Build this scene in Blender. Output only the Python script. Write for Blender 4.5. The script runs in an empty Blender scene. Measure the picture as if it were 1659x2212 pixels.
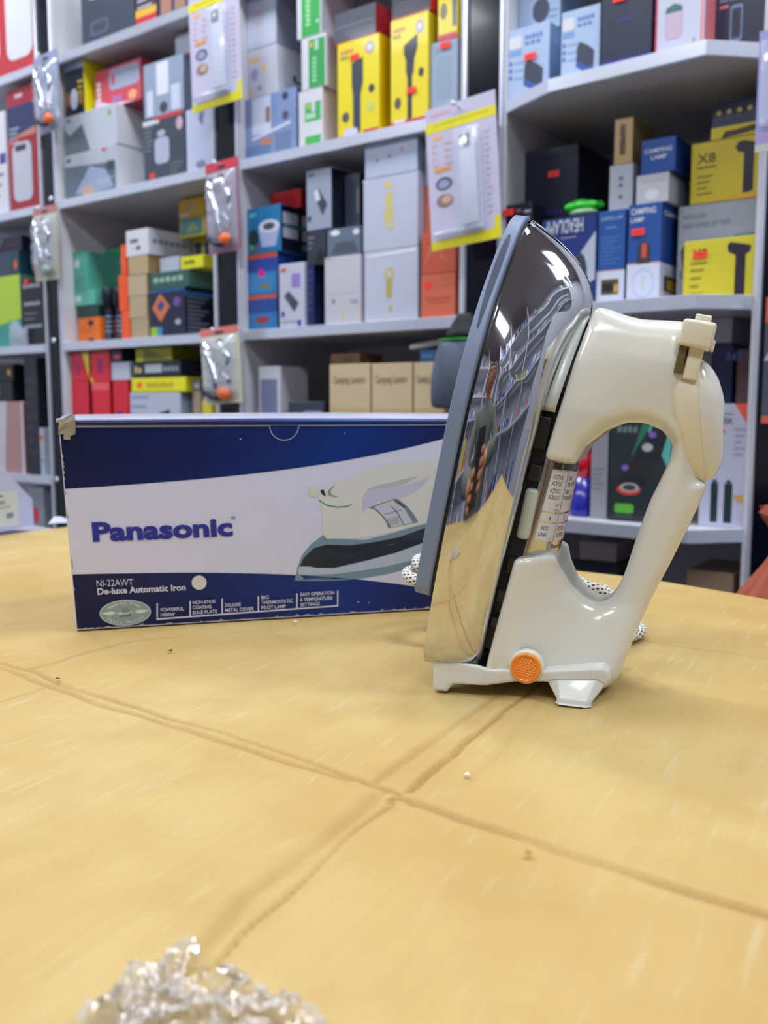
import bpy, bmesh, math, random
import numpy as np
from mathutils import Vector, Matrix

# ------------------------------------------------------------------ camera, world, lights, exposure
SC = bpy.context.scene
COL = SC.collection
CAM_H = 0.143                      # camera height above the cardboard (table top is z = 0)
FPX, CX, CY = 2000.0, 829.5, 1106.0
PITCH = math.atan((1106 - 880) / FPX)
cam_data = bpy.data.cameras.new('camera')
cam = bpy.data.objects.new('camera', cam_data)
COL.objects.link(cam)
cam.location = (0, 0, CAM_H)
cam.rotation_euler = (math.pi / 2 - PITCH, 0, 0)
cam_data.sensor_fit = 'VERTICAL'
cam_data.sensor_height = 36.0
cam_data.lens = FPX / 2212 * 36.0
cam_data.clip_start = 0.02
cam_data.dof.use_dof = True
cam_data.dof.focus_distance = 0.475
cam_data.dof.aperture_fstop = 11.5
SC.camera = cam
SC.view_settings.view_transform = 'Standard'
SC.view_settings.look = 'None'
SC.view_settings.gamma = 1.0
SC.view_settings.use_curve_mapping = False
SC.view_settings.exposure = 0.0
world = bpy.data.worlds.new('world')
SC.world = world
world.use_nodes = True
world.node_tree.nodes['Background'].inputs[0].default_value = (0.75, 0.82, 1.0, 1)
world.node_tree.nodes['Background'].inputs[1].default_value = 0.2
LIGHT_W = 11.0                     # watts of each ceiling tube panel
LIGHT_COL = (0.90, 0.945, 1.0)

# ------------------------------------------------------------------ helpers
def lin(c):
    r = []
    for v in c[:3]:
        v /= 255.0
        r.append(v / 12.92 if v <= 0.04045 else ((v + 0.055) / 1.055) ** 2.4)
    return (r[0], r[1], r[2], 1.0)

MATS = {}
def mat(col, rough=0.45, metal=0.0, coat=0.0, grain=0.04, name=None, spec=0.5, alpha=1.0, trans=0.0, scale=60.0, bump=0.0):
    """principled material whose colour carries a faint procedural grain"""
    key = (tuple(col), rough, metal, coat, grain, name, spec, alpha, trans, bump)
    if key in MATS:
        return MATS[key]
    m = bpy.data.materials.new(name or 'surface')
    m.use_nodes = True
    nt = m.node_tree
    b = nt.nodes['Principled BSDF']
    c = lin(col)
    b.inputs['Roughness'].default_value = rough
    b.inputs['Metallic'].default_value = metal
    b.inputs['Coat Weight'].default_value = coat
    b.inputs['Coat Roughness'].default_value = 0.06
    b.inputs['Specular IOR Level'].default_value = spec
    b.inputs['Alpha'].default_value = alpha
    b.inputs['Transmission Weight'].default_value = trans
    b.inputs['Base Color'].default_value = c
    if grain > 0:
        tc = nt.nodes.new('ShaderNodeTexCoord')
        n = nt.nodes.new('ShaderNodeTexNoise')
        n.inputs['Scale'].default_value = scale
        n.inputs['Detail'].default_value = 3
        mx = nt.nodes.new('ShaderNodeMix')
        mx.data_type = 'RGBA'
        nt.links.new(tc.outputs['Object'], n.inputs['Vector'])
        nt.links.new(n.outputs['Fac'], mx.inputs[0])
        mx.inputs[6].default_value = tuple(v * (1 - grain * 2) for v in c[:3]) + (1,)
        mx.inputs[7].default_value = tuple(min(1, v * (1 + grain * 2)) for v in c[:3]) + (1,)
        nt.links.new(mx.outputs[2], b.inputs['Base Color'])
        if bump > 0:
            bp = nt.nodes.new('ShaderNodeBump')
            bp.inputs['Strength'].default_value = bump
            bp.inputs['Distance'].default_value = 0.0005
            nt.links.new(n.outputs['Fac'], bp.inputs['Height'])
            nt.links.new(bp.outputs['Normal'], b.inputs['Normal'])
    MATS[key] = m
    return m

def new_obj(name, me, parent=None, mats=None, smooth=False):
    o = bpy.data.objects.new(name, me)
    COL.objects.link(o)
    if parent is not None:
        o.parent = parent
    if mats:
        for m in (mats if isinstance(mats, (list, tuple)) else [mats]):
            me.materials.append(m)
    if smooth:
        me.polygons.foreach_set('use_smooth', [True] * len(me.polygons))
    return o

def mesh(name, verts, faces, parent=None, mats=None, smooth=False, idx=None):
    me = bpy.data.meshes.new(name)
    me.from_pydata([tuple(map(float, v)) for v in verts], [], [tuple(map(int, f)) for f in faces])
    o = new_obj(name, me, parent, mats, smooth)
    if idx is not None:
        me.polygons.foreach_set('material_index', idx)
    me.update()
    return o

def empty(name, loc=(0, 0, 0), rot=None, mtx=None):
    o = bpy.data.objects.new(name, None)
    COL.objects.link(o)
    if mtx is not None:
        o.matrix_world = mtx
    else:
        o.location = loc
        if rot: o.rotation_euler = rot
    return o

def tag(o, label=None, cat=None, group=None, kind=None):
    if label: o['label'] = label
    if cat: o['category'] = cat
    if group: o['group'] = group
    if kind: o['kind'] = kind
    return o

def box_bm(bm, x0, x1, y0, y1, z0, z1, bev=0.0, seg=2, mi=0):
    vs = [bm.verts.new((x, y, z)) for z in (z0, z1) for y in (y0, y1) for x in (x0, x1)]
    q = [(0, 1, 5, 4), (2, 6, 7, 3), (0, 4, 6, 2), (1, 3, 7, 5), (4, 5, 7, 6), (0, 2, 3, 1)]
    fs = [bm.faces.new([vs[i] for i in f]) for f in q]
    for f in fs: f.material_index = mi
    if bev > 0:
        es = list({e for f in fs for e in f.edges})
        r = bmesh.ops.bevel(bm, geom=es, offset=bev, segments=seg, profile=0.5, affect='EDGES')
        for f in r['faces']: f.material_index = mi
    return fs

def bm_obj(name, bm, parent=None, mats=None, smooth=False):
    me = bpy.data.meshes.new(name)
    bmesh.ops.recalc_face_normals(bm, faces=bm.faces)
    bm.to_mesh(me); bm.free()
    return new_obj(name, me, parent, mats, smooth)

def box_obj(name, x0, x1, y0, y1, z0, z1, parent=None, mats=None, bev=0.0, smooth=False, seg=2):
    bm = bmesh.new()
    box_bm(bm, x0, x1, y0, y1, z0, z1, bev, seg)
    return bm_obj(name, bm, parent, mats, smooth)

def tube(name, pts, r, parent=None, mats=None, n=10, closed=False, uv=False, rs=None):
    pts = [Vector(p) for p in pts]
    verts, faces, uvs = [], [], []
    N = len(pts)
    up = Vector((0.13, 0.21, 1)).normalized()
    dist = 0; D = [0]
    for i in range(1, N): D.append(D[-1] + (pts[i] - pts[i - 1]).length)
    t0 = (pts[1] - pts[0]).normalized()
    nrm = t0.cross(up).normalized()
    for i, p in enumerate(pts):
        a = pts[(i - 1) % N] if (closed or i > 0) else pts[i]
        b = pts[(i + 1) % N] if (closed or i < N - 1) else pts[i]
        t = (b - a).normalized()
        nrm = (nrm - t * nrm.dot(t)).normalized()
        bi = t.cross(nrm)
        rr = rs[i] if rs else r
        for k in range(n):
            an = 2 * math.pi * k / n
            verts.append(p + (nrm * math.cos(an) + bi * math.sin(an)) * rr)
    M = N if closed else N - 1
    fuv = []
    for i in range(M):
        for k in range(n):
            j = (i + 1) % N
            faces.append((i * n + k, i * n + (k + 1) % n, j * n + (k + 1) % n, j * n + k))
            d0 = D[i]; d1 = D[i + 1] if i + 1 < N else D[i] + 0.001
            fuv += [(k / n, d0), ((k + 1) / n, d0), ((k + 1) / n, d1), (k / n, d1)]
    if not closed:
        faces.append(tuple(range(n - 1, -1, -1)))
        faces.append(tuple((N - 1) * n + k for k in range(n)))
        fuv += [(0, 0)] * (2 * n)
    o = mesh(name, verts, faces, parent, mats, True)
    if uv:
        l = o.data.uv_layers.new(name='UVMap')
        l.data.foreach_set('uv', [c for u in fuv for c in u])
    return o

TXT = {}
def text_geo(s, bold=0.0):
    """outline letters as flat triangles, cap height 1, origin at the left of the baseline"""
    k = (s, bold)
    if k in TXT: return TXT[k]
    cu = bpy.data.curves.new('t', 'FONT')
    cu.body = s; cu.size = 1.0; cu.offset = bold; cu.resolution_u = 3
    o = bpy.data.objects.new('t', cu)
    COL.objects.link(o)
    dg = bpy.context.evaluated_depsgraph_get()
    me = bpy.data.meshes.new_from_object(o.evaluated_get(dg))
    V = np.array([v.co[:2] for v in me.vertices]) if len(me.vertices) else np.zeros((0, 2))
    F = [tuple(p.vertices) for p in me.polygons]
    bpy.data.objects.remove(o); bpy.data.curves.remove(cu); bpy.data.meshes.remove(me)
    if len(V):
        V[:, 0] -= V[:, 0].min()
        V /= 0.73
    TXT[k] = (V, F, float(V[:, 0].max()) if len(V) else 1.0)
    return TXT[k]

class Print:
    """flat print collected as layered polygons; mapping(x, y, layer) -> 3D point"""
    def __init__(self, mapping, rough=0.4, step=0.00008, coat=0.0):
        self.v, self.f, self.i, self.m = [], [], [], []
        self.map = mapping; self.rough = rough; self.layer = 1; self.coat = coat
    def mi(self, c, **kw):
        m = c if not isinstance(c, (tuple, list)) else mat(c, kw.get('rough', self.rough), grain=0.0, name='print', coat=self.coat)
        if m not in self.m: self.m.append(m)
        return self.m.index(m)
    def add(self, P2, F, c, **kw):
        b = len(self.v); k = self.mi(c, **kw)
        for p in P2: self.v.append(self.map(p[0], p[1], self.layer))
        for f in F:
            self.f.append(tuple(b + q for q in f)); self.i.append(k)
        self.layer += 1
    def poly(self, pts, c, **kw):
        tri = None
        from mathutils.geometry import tessellate_polygon
        pv = [Vector((p[0], p[1], 0)) for p in pts]
        self.add(pts, tessellate_polygon([pv]), c, **kw)
    def rect(self, x0, y0, x1, y1, c, **kw):
        self.add([(x0, y0), (x1, y0), (x1, y1), (x0, y1)], [(0, 1, 2, 3)], c, **kw)
    def ell(self, x, y, rx, ry, c, n=24, a0=0, **kw):
        self.add([(x + rx * math.cos(2 * math.pi * k / n), y + ry * math.sin(2 * math.pi * k / n)) for k in range(n)], [tuple(range(n))], c, **kw)
    def text(self, s, x, y, h, c, w=None, bold=0.0, ang=0.0, shear=0.0, anchor='l', **kw):
        V, F, tw = text_geo(s, bold)
        if not len(V): return
        sx = (w / tw) if w else h
        ca, sa = math.cos(ang), math.sin(ang)
        off = -tw * sx / 2 if anchor == 'c' else 0
        out = []
        for p in V:
            a = p[0] * sx + off + shear * p[1] * h; b = p[1] * h
            out.append((x + a * ca - b * sa, y + a * sa + b * ca))
        self.add(out, F, c, **kw)
    def build(self, name, parent):
        return mesh(name, self.v, self.f, parent, self.m, False, self.i)

# photograph pixel -> point on a plane of the place (used as a tape measure while laying things out)
_cp, _sp = math.cos(PITCH), math.sin(PITCH)
def ray(px, py):
    x = (px - CX) / FPX; y = -(py - CY) / FPX
    return np.array([x, _cp + y * _sp, -_sp + y * _cp])
C0 = np.array([0, 0, CAM_H])
def hit(px, py, n, p0):
    d = ray(px, py)
    return C0 + d * (np.dot(np.array(p0) - C0, n) / np.dot(d, n))
def table_pt(px, py, z=0.0):
    return hit(px, py, np.array([0, 0, 1.0]), (0, 0, z))

def surface_net(f, org, h):
    """smooth closed mesh of f < 0 on a regular grid (naive surface nets)"""
    nx, ny, nz = f.shape
    s = f < 0
    cnt = np.zeros((nx - 1, ny - 1, nz - 1), np.float32)
    acc = np.zeros((nx - 1, ny - 1, nz - 1, 3), np.float32)
    cr = [(0, 0, 0), (1, 0, 0), (0, 1, 0), (1, 1, 0), (0, 0, 1), (1, 0, 1), (0, 1, 1), (1, 1, 1)]
    def sub(a, c): return a[c[0]:nx - 1 + c[0], c[1]:ny - 1 + c[1], c[2]:nz - 1 + c[2]]
    for i in range(8):
        for j in range(i + 1, 8):
            a, b = cr[i], cr[j]
            if sum(abs(a[k] - b[k]) for k in range(3)) != 1: continue
            fa, fb = sub(f, a), sub(f, b)
            m = sub(s, a) != sub(s, b)
            t = np.where(m, fa / np.where(m, fa - fb, 1), 0)
            cnt += m
            for k in range(3):
                acc[..., k] += np.where(m, a[k] + (b[k] - a[k]) * t, 0)
    act = cnt > 0
    ids = -np.ones(act.shape, np.int64)
    ids[act] = np.arange(act.sum())
    gi = np.argwhere(act)
    V = (gi + acc[act] / cnt[act][:, None]) * h + np.array(org)
    faces = []
    for ax in range(3):
        sl0 = [slice(0, n) for n in f.shape]; sl1 = list(sl0)
        sl0[ax] = slice(0, f.shape[ax] - 1); sl1[ax] = slice(1, f.shape[ax])
        e = np.argwhere(s[tuple(sl0)] != s[tuple(sl1)])
        sg = s[tuple(sl0)][tuple(e.T)]
        u, v = [(1, 2), (2, 0), (0, 1)][ax]
        ok = (e[:, u] > 0) & (e[:, v] > 0) & (e[:, u] < f.shape[u] - 1) & (e[:, v] < f.shape[v] - 1)
        e, sg = e[ok], sg[ok]
        q = []
        for du, dv in ((-1, -1), (0, -1), (0, 0), (-1, 0)):
            g = e.copy(); g[:, u] += du; g[:, v] += dv
            q.append(ids[tuple(g.T)])
        q = np.stack(q, 1)
        q[~sg] = q[~sg][:, ::-1]
        faces.append(q)
    return V, np.concatenate(faces)

def np_mesh(name, V, F, parent, mats, smooth=True):
    me = bpy.data.meshes.new(name)
    me.vertices.add(len(V)); me.vertices.foreach_set('co', np.asarray(V, np.float32).ravel())
    n = F.shape[1]
    me.loops.add(len(F) * n); me.loops.foreach_set('vertex_index', F.astype(np.int32).ravel())
    me.polygons.add(len(F)); me.polygons.foreach_set('loop_start', np.arange(0, len(F) * n, n, dtype=np.int32))
    me.update(calc_edges=True)
    return new_obj(name, me, parent, mats, smooth)

def poly_sdf(X, Y, P):
    P = np.array(P, float); d = np.full(X.shape, 1e9); inside = np.zeros(X.shape, bool)
    for i in range(len(P)):
        a, b = P[i], P[(i + 1) % len(P)]
        e = b - a; L = e @ e
        t = np.clip(((X - a[0]) * e[0] + (Y - a[1]) * e[1]) / L, 0, 1)
        d = np.minimum(d, np.hypot(X - a[0] - t * e[0], Y - a[1] - t * e[1]))
        c = ((a[1] > Y) != (b[1] > Y)) & (X < (b[0] - a[0]) * (Y - a[1]) / (b[1] - a[1] + 1e-12) + a[0])
        inside ^= c
    return np.where(inside, -d, d)

def smooth_poly(P, it=2):
    P = [tuple(p) for p in P]
    for _ in range(it):
        Q = []
        for i in range(len(P)):
            a, b = P[i], P[(i + 1) % len(P)]
            Q += [(a[0] * .75 + b[0] * .25, a[1] * .75 + b[1] * .25), (a[0] * .25 + b[0] * .75, a[1] * .25 + b[1] * .75)]
        P = Q
    return P

def interp(x, tab):
    return float(np.interp(x, [t[0] for t in tab], [t[1] for t in tab]))
# ------------------------------------------------------------------ the shop wall frame: s along the shelves, t into them
TH_W = math.atan((-1850 - CX) / FPX)
DW = -np.array([math.sin(TH_W), math.cos(TH_W), 0.0])        # along the shelves, coming nearer
NW = np.array([-DW[1], DW[0], 0.0])
if NW[1] < 0: NW = -NW
D0 = 1.30
ANG_W = math.atan2(DW[1], DW[0])
def WP(px, py, t=0.0):
    q = hit(px, py, NW, NW * (D0 + t))
    return float(q @ DW), float(q[2])
def wpt(s, t, z): return Vector(DW * s + NW * (D0 + t)) + Vector((0, 0, z))
def wmat(s, t, z, yaw=0.0):
    m = Matrix.Rotation(ANG_W + yaw, 4, 'Z'); m.translation = wpt(s, t, z); return m
FLOOR = -0.9
ROOM_H = 1.75
def wbox(name, s0, s1, t0, t1, z0, z1, m, parent=None, bev=0.0):
    """box given in wall coordinates"""
    bm = bmesh.new(); box_bm(bm, s0, s1, t0, t1, z0, z1, bev)
    o = bm_obj(name, bm, None, m)
    o.matrix_world = wmat(0, 0, 0)
    if parent is not None:
        o.parent = parent; o.matrix_parent_inverse = parent.matrix_world.inverted()
    return o
WALLM = mat((196, 198, 208), 0.8, name='wall_paint', scale=4)
SL, SR, TB, TF = -3.1, 1.5, 0.36, -3.1
for nm, a in (('floor', (SL, SR, TF, TB, FLOOR - .05, FLOOR)), ('ceiling', (SL, SR, TF, TB, ROOM_H, ROOM_H + .05)), ('wall_back', (SL, SR, TB, TB + .05, FLOOR, ROOM_H)), ('wall_front', (SL, SR, TF - .05, TF, FLOOR, ROOM_H)), ('wall_left', (SL - .05, SL, TF, TB, FLOOR, ROOM_H)), ('wall_right', (SR, SR + .05, TF, TB, FLOOR, ROOM_H))):
    o = wbox(nm, *a, mat((120, 112, 108), 0.35, name='floor_tile', scale=6) if nm == 'floor' else mat((150, 142, 140), 0.8, name='ceiling_paint', scale=4) if nm == 'ceiling' else WALLM)
    tag(o, kind='structure')
# ceiling light panels
for i, (s, t) in enumerate([(-2.3, -0.45), (-1.2, -0.45), (-0.1, -0.45), (0.9, -0.45), (-2.3, -2.0), (-1.2, -2.0), (-0.1, -2.0), (0.9, -2.0)]):
    e = empty('ceiling_light', mtx=wmat(s, t, ROOM_H))
    tag(e, 'white ceiling light panel lighting the shop', 'ceiling light', 'ceiling light panels')
    box_obj('light_frame', -.32, .32, -.16, .16, -.03, -.001, e, mat((220, 220, 224), 0.5, name='lamp_frame'))
    em = bpy.data.materials.get('lamp_diffuser')
    if em is None:
        em = bpy.data.materials.new('lamp_diffuser'); em.use_nodes = True
        em.node_tree.nodes['Principled BSDF'].inputs['Emission Color'].default_value = (0.93, 0.96, 1, 1)
        em.node_tree.nodes['Principled BSDF'].inputs['Emission Strength'].default_value = 5.0
    box_obj('diffuser', -.30, .30, -.14, .14, -.034, -.031, e, em)
    ld = bpy.data.lights.new('lamp', 'AREA'); ld.shape = 'RECTANGLE'; ld.size = .58; ld.size_y = .26; ld.energy = LIGHT_W; ld.color = LIGHT_COL
    lo = bpy.data.objects.new('lamp', ld); COL.objects.link(lo); lo.parent = e; lo.location = (0, 0, -.05)

# ------------------------------------------------------------------ shelf bays
Z = None
SH = [0.921, 0.609, 0.290, -0.023, -0.335]       # shelf tops
WHITE = mat((206, 206, 214), 0.45, coat=0.1, grain=0.015, name='white_laminate')
ALU = mat((222, 228, 244), 0.24, 0.6, grain=0.02, name='aluminium_trim')
DARKP = mat((8, 11, 26), 0.16, coat=0.15, spec=0.3, grain=0.03, name='dark_gloss_panel')
def sx(px, py=600): return WP(px, py)[0]
s_p0, s_p1 = sx(97), sx(131)          # dark panel between far unit and first bay
s_q0, s_q1 = sx(462, 400), sx(517, 400)
s_r0, s_r1 = sx(1000, 500), sx(1084, 500)
s_e0 = sx(1636, 640)
SHT, SHD = 0.016, 0.32
BAYS = []
def bay(label, s0, s1, levels, poly=None, left=True, right=True):
    BAYS.append((s0 + .0064, s1 - .0064))
    u = empty('shelf_bay', mtx=wmat((s0 + s1) / 2, SHD / 2, FLOOR))
    tag(u, label, 'shelf')
    wbox('back_panel', s0, s1, SHD, SHD + .012, FLOOR, ROOM_H - .02, WHITE, u)
    if left: wbox('side_panel', s0, s0 + .006, 0.0, SHD, FLOOR, ROOM_H - .02, WHITE, u)
    if right: wbox('side_panel', s1 - .006, s1, 0.0, SHD, FLOOR, ROOM_H - .02, WHITE, u)
    for z in levels:
        P = [(s0 + .0062, SHD - .0005), (s1 - .0062, SHD - .0005)] + ([(s, t) for s, t in poly][::-1] if poly else [(s1 - .0062, 0.0), (s0 + .0062, 0.0)])
        n = len(P)
        V = [tuple(wpt(s, t, z - SHT)) for s, t in P] + [tuple(wpt(s, t, z)) for s, t in P]
        F = [tuple(range(n)), tuple(range(2 * n - 1, n - 1, -1))] + [(i, n + i, n + (i + 1) % n, (i + 1) % n) for i in range(n)]
        o = mesh('shelf_board', V, F, None, WHITE)
        o.parent = u; o.matrix_parent_inverse = u.matrix_world.inverted()
        fr = poly if poly else [(s0 + .0062, 0.0), (s1 - .0062, 0.0)]
        V, F = [], []
        for (s, t) in fr:
            V += [tuple(wpt(s, t - .0004, z + .002)), tuple(wpt(s, t - .0034, z + .0005)), tuple(wpt(s, t - .0034, z - SHT - .001)), tuple(wpt(s, t - .0004, z - SHT - .0025))]
        for i in range(len(fr) - 1):
            a = i * 4
            for k in range(4): F.append((a + k, a + 4 + k, a + 4 + (k + 1) % 4, a + (k + 1) % 4))
        F += [(0, 1, 2, 3), tuple((len(fr) - 1) * 4 + k for k in (3, 2, 1, 0))]
        t_ = mesh('edge_trim', V, F, None, ALU)
        t_.parent = u; t_.matrix_parent_inverse = u.matrix_world.inverted()
    return u
bay('white shelf bay beyond the first dark post, cut by the picture edge', SL + .02, s_p0 - .001, SH)
bay('white shelf bay stacked with small cartons between the first two dark posts', s_p1, s_q0, SH)
bay('white shelf bay with yellow torch boxes and white gift boxes', s_q1, s_r0, SH)
FP = []
q0, q1, q2, q3 = sx(1093, 222), sx(1195, 180), sx(1505, 95), sx(1660, 100)
s_f0 = s_r1
RB = [(s_f0 + .0062, 0.0), (sx(1190, 180) + .02, -0.045), (sx(1500, 95) + 0.035, -0.055), (s_e0 - .0062, 0.0)]
bay('white shelf bay with chamfered boards behind the iron', s_f0, s_e0, SH, poly=RB)
def post(label, s0, s1):
    u = empty('display_post', mtx=wmat((s0 + s1) / 2, 0.02, FLOOR))
    tag(u, label, 'post')
    wbox('dark_panel', s0 + .005, s1 - .005, 0.002, 0.03, FLOOR, ROOM_H - .02, DARKP, u)
    wbox('metal_strip', s0 + .0005, s0 + .006, -0.004, 0.03, FLOOR, ROOM_H - .02, ALU, u, 0.0008)
    wbox('metal_strip', s1 - .006, s1 - .0005, -0.004, 0.03, FLOOR, ROOM_H - .02, ALU, u, 0.0008)
    return u
post('narrow glossy dark post beside the first shelf bay', s_p0, s_p1)
post('glossy dark post holding the red headed blister packs', s_q0, s_q1)
post('wide glossy dark post with the blister card of a lamp beside the iron', s_r0, s_r1)
post('glossy dark post past the last bay at the picture edge', s_e0, s_e0 + 0.15)
# ------------------------------------------------------------------ the iron
# iron coordinates in millimetres: v along the sole (tip = 0, heel = -229), b away from the sole, w towards the viewer
PSI, LAM = math.radians(18.5), math.radians(11)
B0 = Vector((math.cos(PSI), -math.sin(PSI), 0))
WN = Vector((-math.sin(PSI), -math.cos(PSI), 0))
AA = B0 * math.sin(LAM) + Vector((0, 0, 1)) * math.cos(LAM)
BB = B0 * math.cos(LAM) - Vector((0, 0, 1)) * math.sin(LAM)
TIP = Vector((0.0758, 0.4883, 0.23871))
OV, OB = -232.8, 45.0
base_pt = TIP + AA * (OV / 1000) + BB * (OB / 1000)
M4 = Matrix((BB, -WN, AA)).transposed().to_4x4()
M4.translation = base_pt
iron = empty('electric_iron', mtx=M4)
tag(iron, 'chrome and ivory electric iron standing upright on its heel on the cardboard', 'iron')
def I(v, b, w): return ((b - OB) / 1000, -w / 1000, (v - OV) / 1000)

CHROME = mat((205, 206, 210), 0.045, 1.0, grain=0.0, name='chrome')
IVORY = mat((215, 215, 205), 0.22, coat=0.5, grain=0.01, name='ivory_plastic')
IVORY2 = mat((220, 213, 190), 0.32, coat=0.2, grain=0.01, name='cream_plastic')
BLACKP = mat((26, 28, 30), 0.35, grain=0.05, name='black_plastic')
SOLE = mat((118, 132, 160), 0.5, 0.15, grain=0.03, name='sole_coating', scale=300)
PALE = mat((188, 196, 190), 0.3, coat=0.2, grain=0.02, name='pale_grey_plastic')

# outline of the sole edge (near half): v, w
OUT = [(0, 0), (-2, 5.5), (-6, 12), (-12, 18), (-20, 24.5), (-31, 32), (-42, 39), (-53, 44.5), (-66, 49.5), (-80, 53.5), (-98, 57), (-122, 58.5), (-155, 59), (-190, 57.5), (-212, 54.5), (-222, 52), (-227, 47), (-229, 40), (-229, 0)]
# top rim of the cover: v, w, b
TOP = [(-41, 0, 39.5), (-41.5, 3, 39.5), (-43, 7, 38.8), (-46, 10.5, 37.5), (-51, 14, 35.8), (-58, 17, 34), (-66, 21, 32.6), (-76, 26, 31.6), (-88, 30, 31), (-104, 34, 30.6), (-126, 37, 29.8), (-150, 40, 29.2), (-175, 42, 28.6), (-198, 43.5, 28.2), (-212, 43, 28), (-218, 41, 27.8), (-221, 37, 27.6), (-222, 31, 27.6), (-222, 0, 27.6)]
def resample(T, n):
    A = np.array(T, float)
    d = np.r_[0, np.cumsum(np.linalg.norm(np.diff(A[:, :2], axis=0), axis=1))]
    # Catmull-Rom through the points, same knot for both outlines
    k = np.linspace(0, len(A) - 1, n)
    out = []
    for t in k:
        i = min(int(t), len(A) - 2); u = t - i
        p0, p1, p2, p3 = A[max(i - 1, 0)], A[i], A[i + 1], A[min(i + 2, len(A) - 1)]
        out.append(0.5 * ((2 * p1) + (-p0 + p2) * u + (2 * p0 - 5 * p1 + 4 * p2 - p3) * u * u + (-p0 + 3 * p1 - 3 * p2 + p3) * u ** 3))
    return np.array(out)
NO = 200
o1 = resample(OUT, NO); o2 = resample(TOP, NO)
o1[:, 1] = np.maximum(o1[:, 1], 0); o2[:, 1] = np.maximum(o2[:, 1], 0)
for _ in range(3):
    for A in (o1, o2): A[1:-1] = (A[:-2] + 2 * A[1:-1] + A[2:]) / 4
def ring_full(R):                   # near half followed by the mirrored far half
    return np.concatenate([R, (R * np.array([1, -1, 1][:R.shape[1]]))[-2:0:-1]])
NT = 26
rows = []
for j in range(NT + 1):
    t = j / NT
    x = 1 - math.cos(t * math.pi / 2) ** 0.9 if False else t ** 1.05
    R = np.zeros((NO, 3))
    for i in range(NO):
        e = 2.2
        bz = 1 - (1 - x) ** e
        xx = x
        # flanks stand steeper than the prow
        fl = min(1, max(0, (-o1[i, 0] - 15) / 60))
        xx = x * (1 - fl) + (x ** 1.75) * fl
        R[i, 0] = o1[i, 0] + (o2[i, 0] - o1[i, 0]) * xx
        R[i, 1] = (o1[i, 1] - 1.5 * (1 if i else 0)) * (1 - xx) + o2[i, 1] * xx
        R[i, 1] = max(R[i, 1], 0)
        R[i, 2] = 0.6 + (o2[i, 2] - 0.6) * (bz * (1 - fl) + (1 - (1 - x) ** 1.7) * fl)
    rows.append(ring_full(R))
# small skirt below and rolled lip above
rows.insert(0, rows[0] - np.array([0, 0, 0.3]))
lip = rows[-1].copy(); c = lip.copy(); c[:, 1] *= 0.93; c[:, 0] = c[:, 0] * 0.97 - 4; c[:, 2] -= 0.1
rows.append(c)
c2 = c.copy(); c2[:, 1] *= 0.97; c2[:, 2] -= 4; rows.append(c2)
NR = len(rows[0])
V = [I(*(p[0], p[2], p[1])) for R in rows for p in R]
F = []
for j in range(len(rows) - 1):
    for i in range(NR):
        k = (i + 1) % NR
        F.append((j * NR + i, j * NR + k, (j + 1) * NR + k, (j + 1) * NR + i))
cov = mesh('metal_cover', V, F, iron, CHROME, True)
cov['label'] = 'mirror chrome metal cover'

# sole plate with its thin raised strip painted as a shaded tip groove
def plate(name, b0, b1, grow, vmax, m, bev=0.8):
    R = np.array([(p[0], p[1] + (grow if i else 0)) for i, p in enumerate(o1)])
    R = np.array([p for p in R if p[0] > -vmax])
    R[:, 0] += grow * 0.6
    tail = np.array([(-vmax, R[-1, 1] - 1.0), (-vmax - 1.5, R[-1, 1] - 4), (-vmax - 1.5, 0)])
    R = np.concatenate([R, tail])
    full = ring_full(R)
    lv = [(b0, 1.6), (b0 + bev * .4, 0.5), (b0 + bev, 0), (b1 - bev, 0), (b1 - bev * .3, 0.4), (b1, 1.2)]
    V, F = [], []
    n = len(full)
    for b, ins in lv:
        for p in full:
            w = p[1] - math.copysign(min(abs(p[1]), ins), p[1])
            V.append(I(p[0] - ins * (0.8 if p[0] > -60 else 0), b, w))
    for j in range(len(lv) - 1):
        for i in range(n):
            k = (i + 1) % n
            F.append((j * n + i, j * n + k, (j + 1) * n + k, (j + 1) * n + i))
    F.append(tuple(range(n))); F.append(tuple((len(lv) - 1) * n + i for i in range(n - 1, -1, -1)))
    return mesh(name, V, F, iron, m, False)
sole = plate('sole_plate', -9.0, -1.3, 1.6, 190, SOLE)
sole['label'] = 'matt blue grey sole plate edge'
gap = plate('insulation_gap', -1.6, 0.9, -1.9, 186, BLACKP, 0.2)
# groove: a proud dark lens on the tip edge, recess shade painted into it
gp = []
for i in range(len(o1)):
    if -62 < o1[i, 0] < -12: gp.append(o1[i])
gp = np.array(gp)
gv, gf = [], []
for i, p in enumerate(gp):
    t = i / (len(gp) - 1); hw = 1.7 * math.sin(math.pi * min(1, max(0.0, t)) ** 0.8) ** 0.5 + 0.05
    j = min(i + 1, len(gp) - 1); k = max(i - 1, 0)
    tv = gp[j] - gp[k]; tv = tv / (np.hypot(*tv) + 1e-9); nn = np.array([-tv[1], tv[0]])
    if nn[1] < 0: nn = -nn
    q = p + np.array([1.0, 1.6]) + nn * 0.10
    q2 = p + np.array([1.0, 1.6]) + nn * 0.22
    gv += [I(q[0], -5.2 - hw, q[1]), I(q2[0] , -5.2, q2[1]), I(q[0], -5.2 + hw, q[1])]
for i in range(len(gp) - 1):
    a = i * 3
    gf += [(a, a + 3, a + 4, a + 1), (a + 1, a + 4, a + 5, a + 2)]
mesh('tip_groove_shade', gv, gf, sole, mat((52, 62, 86), 0.5, 0.1, grain=0.02, name='groove_shade'), True)

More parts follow.
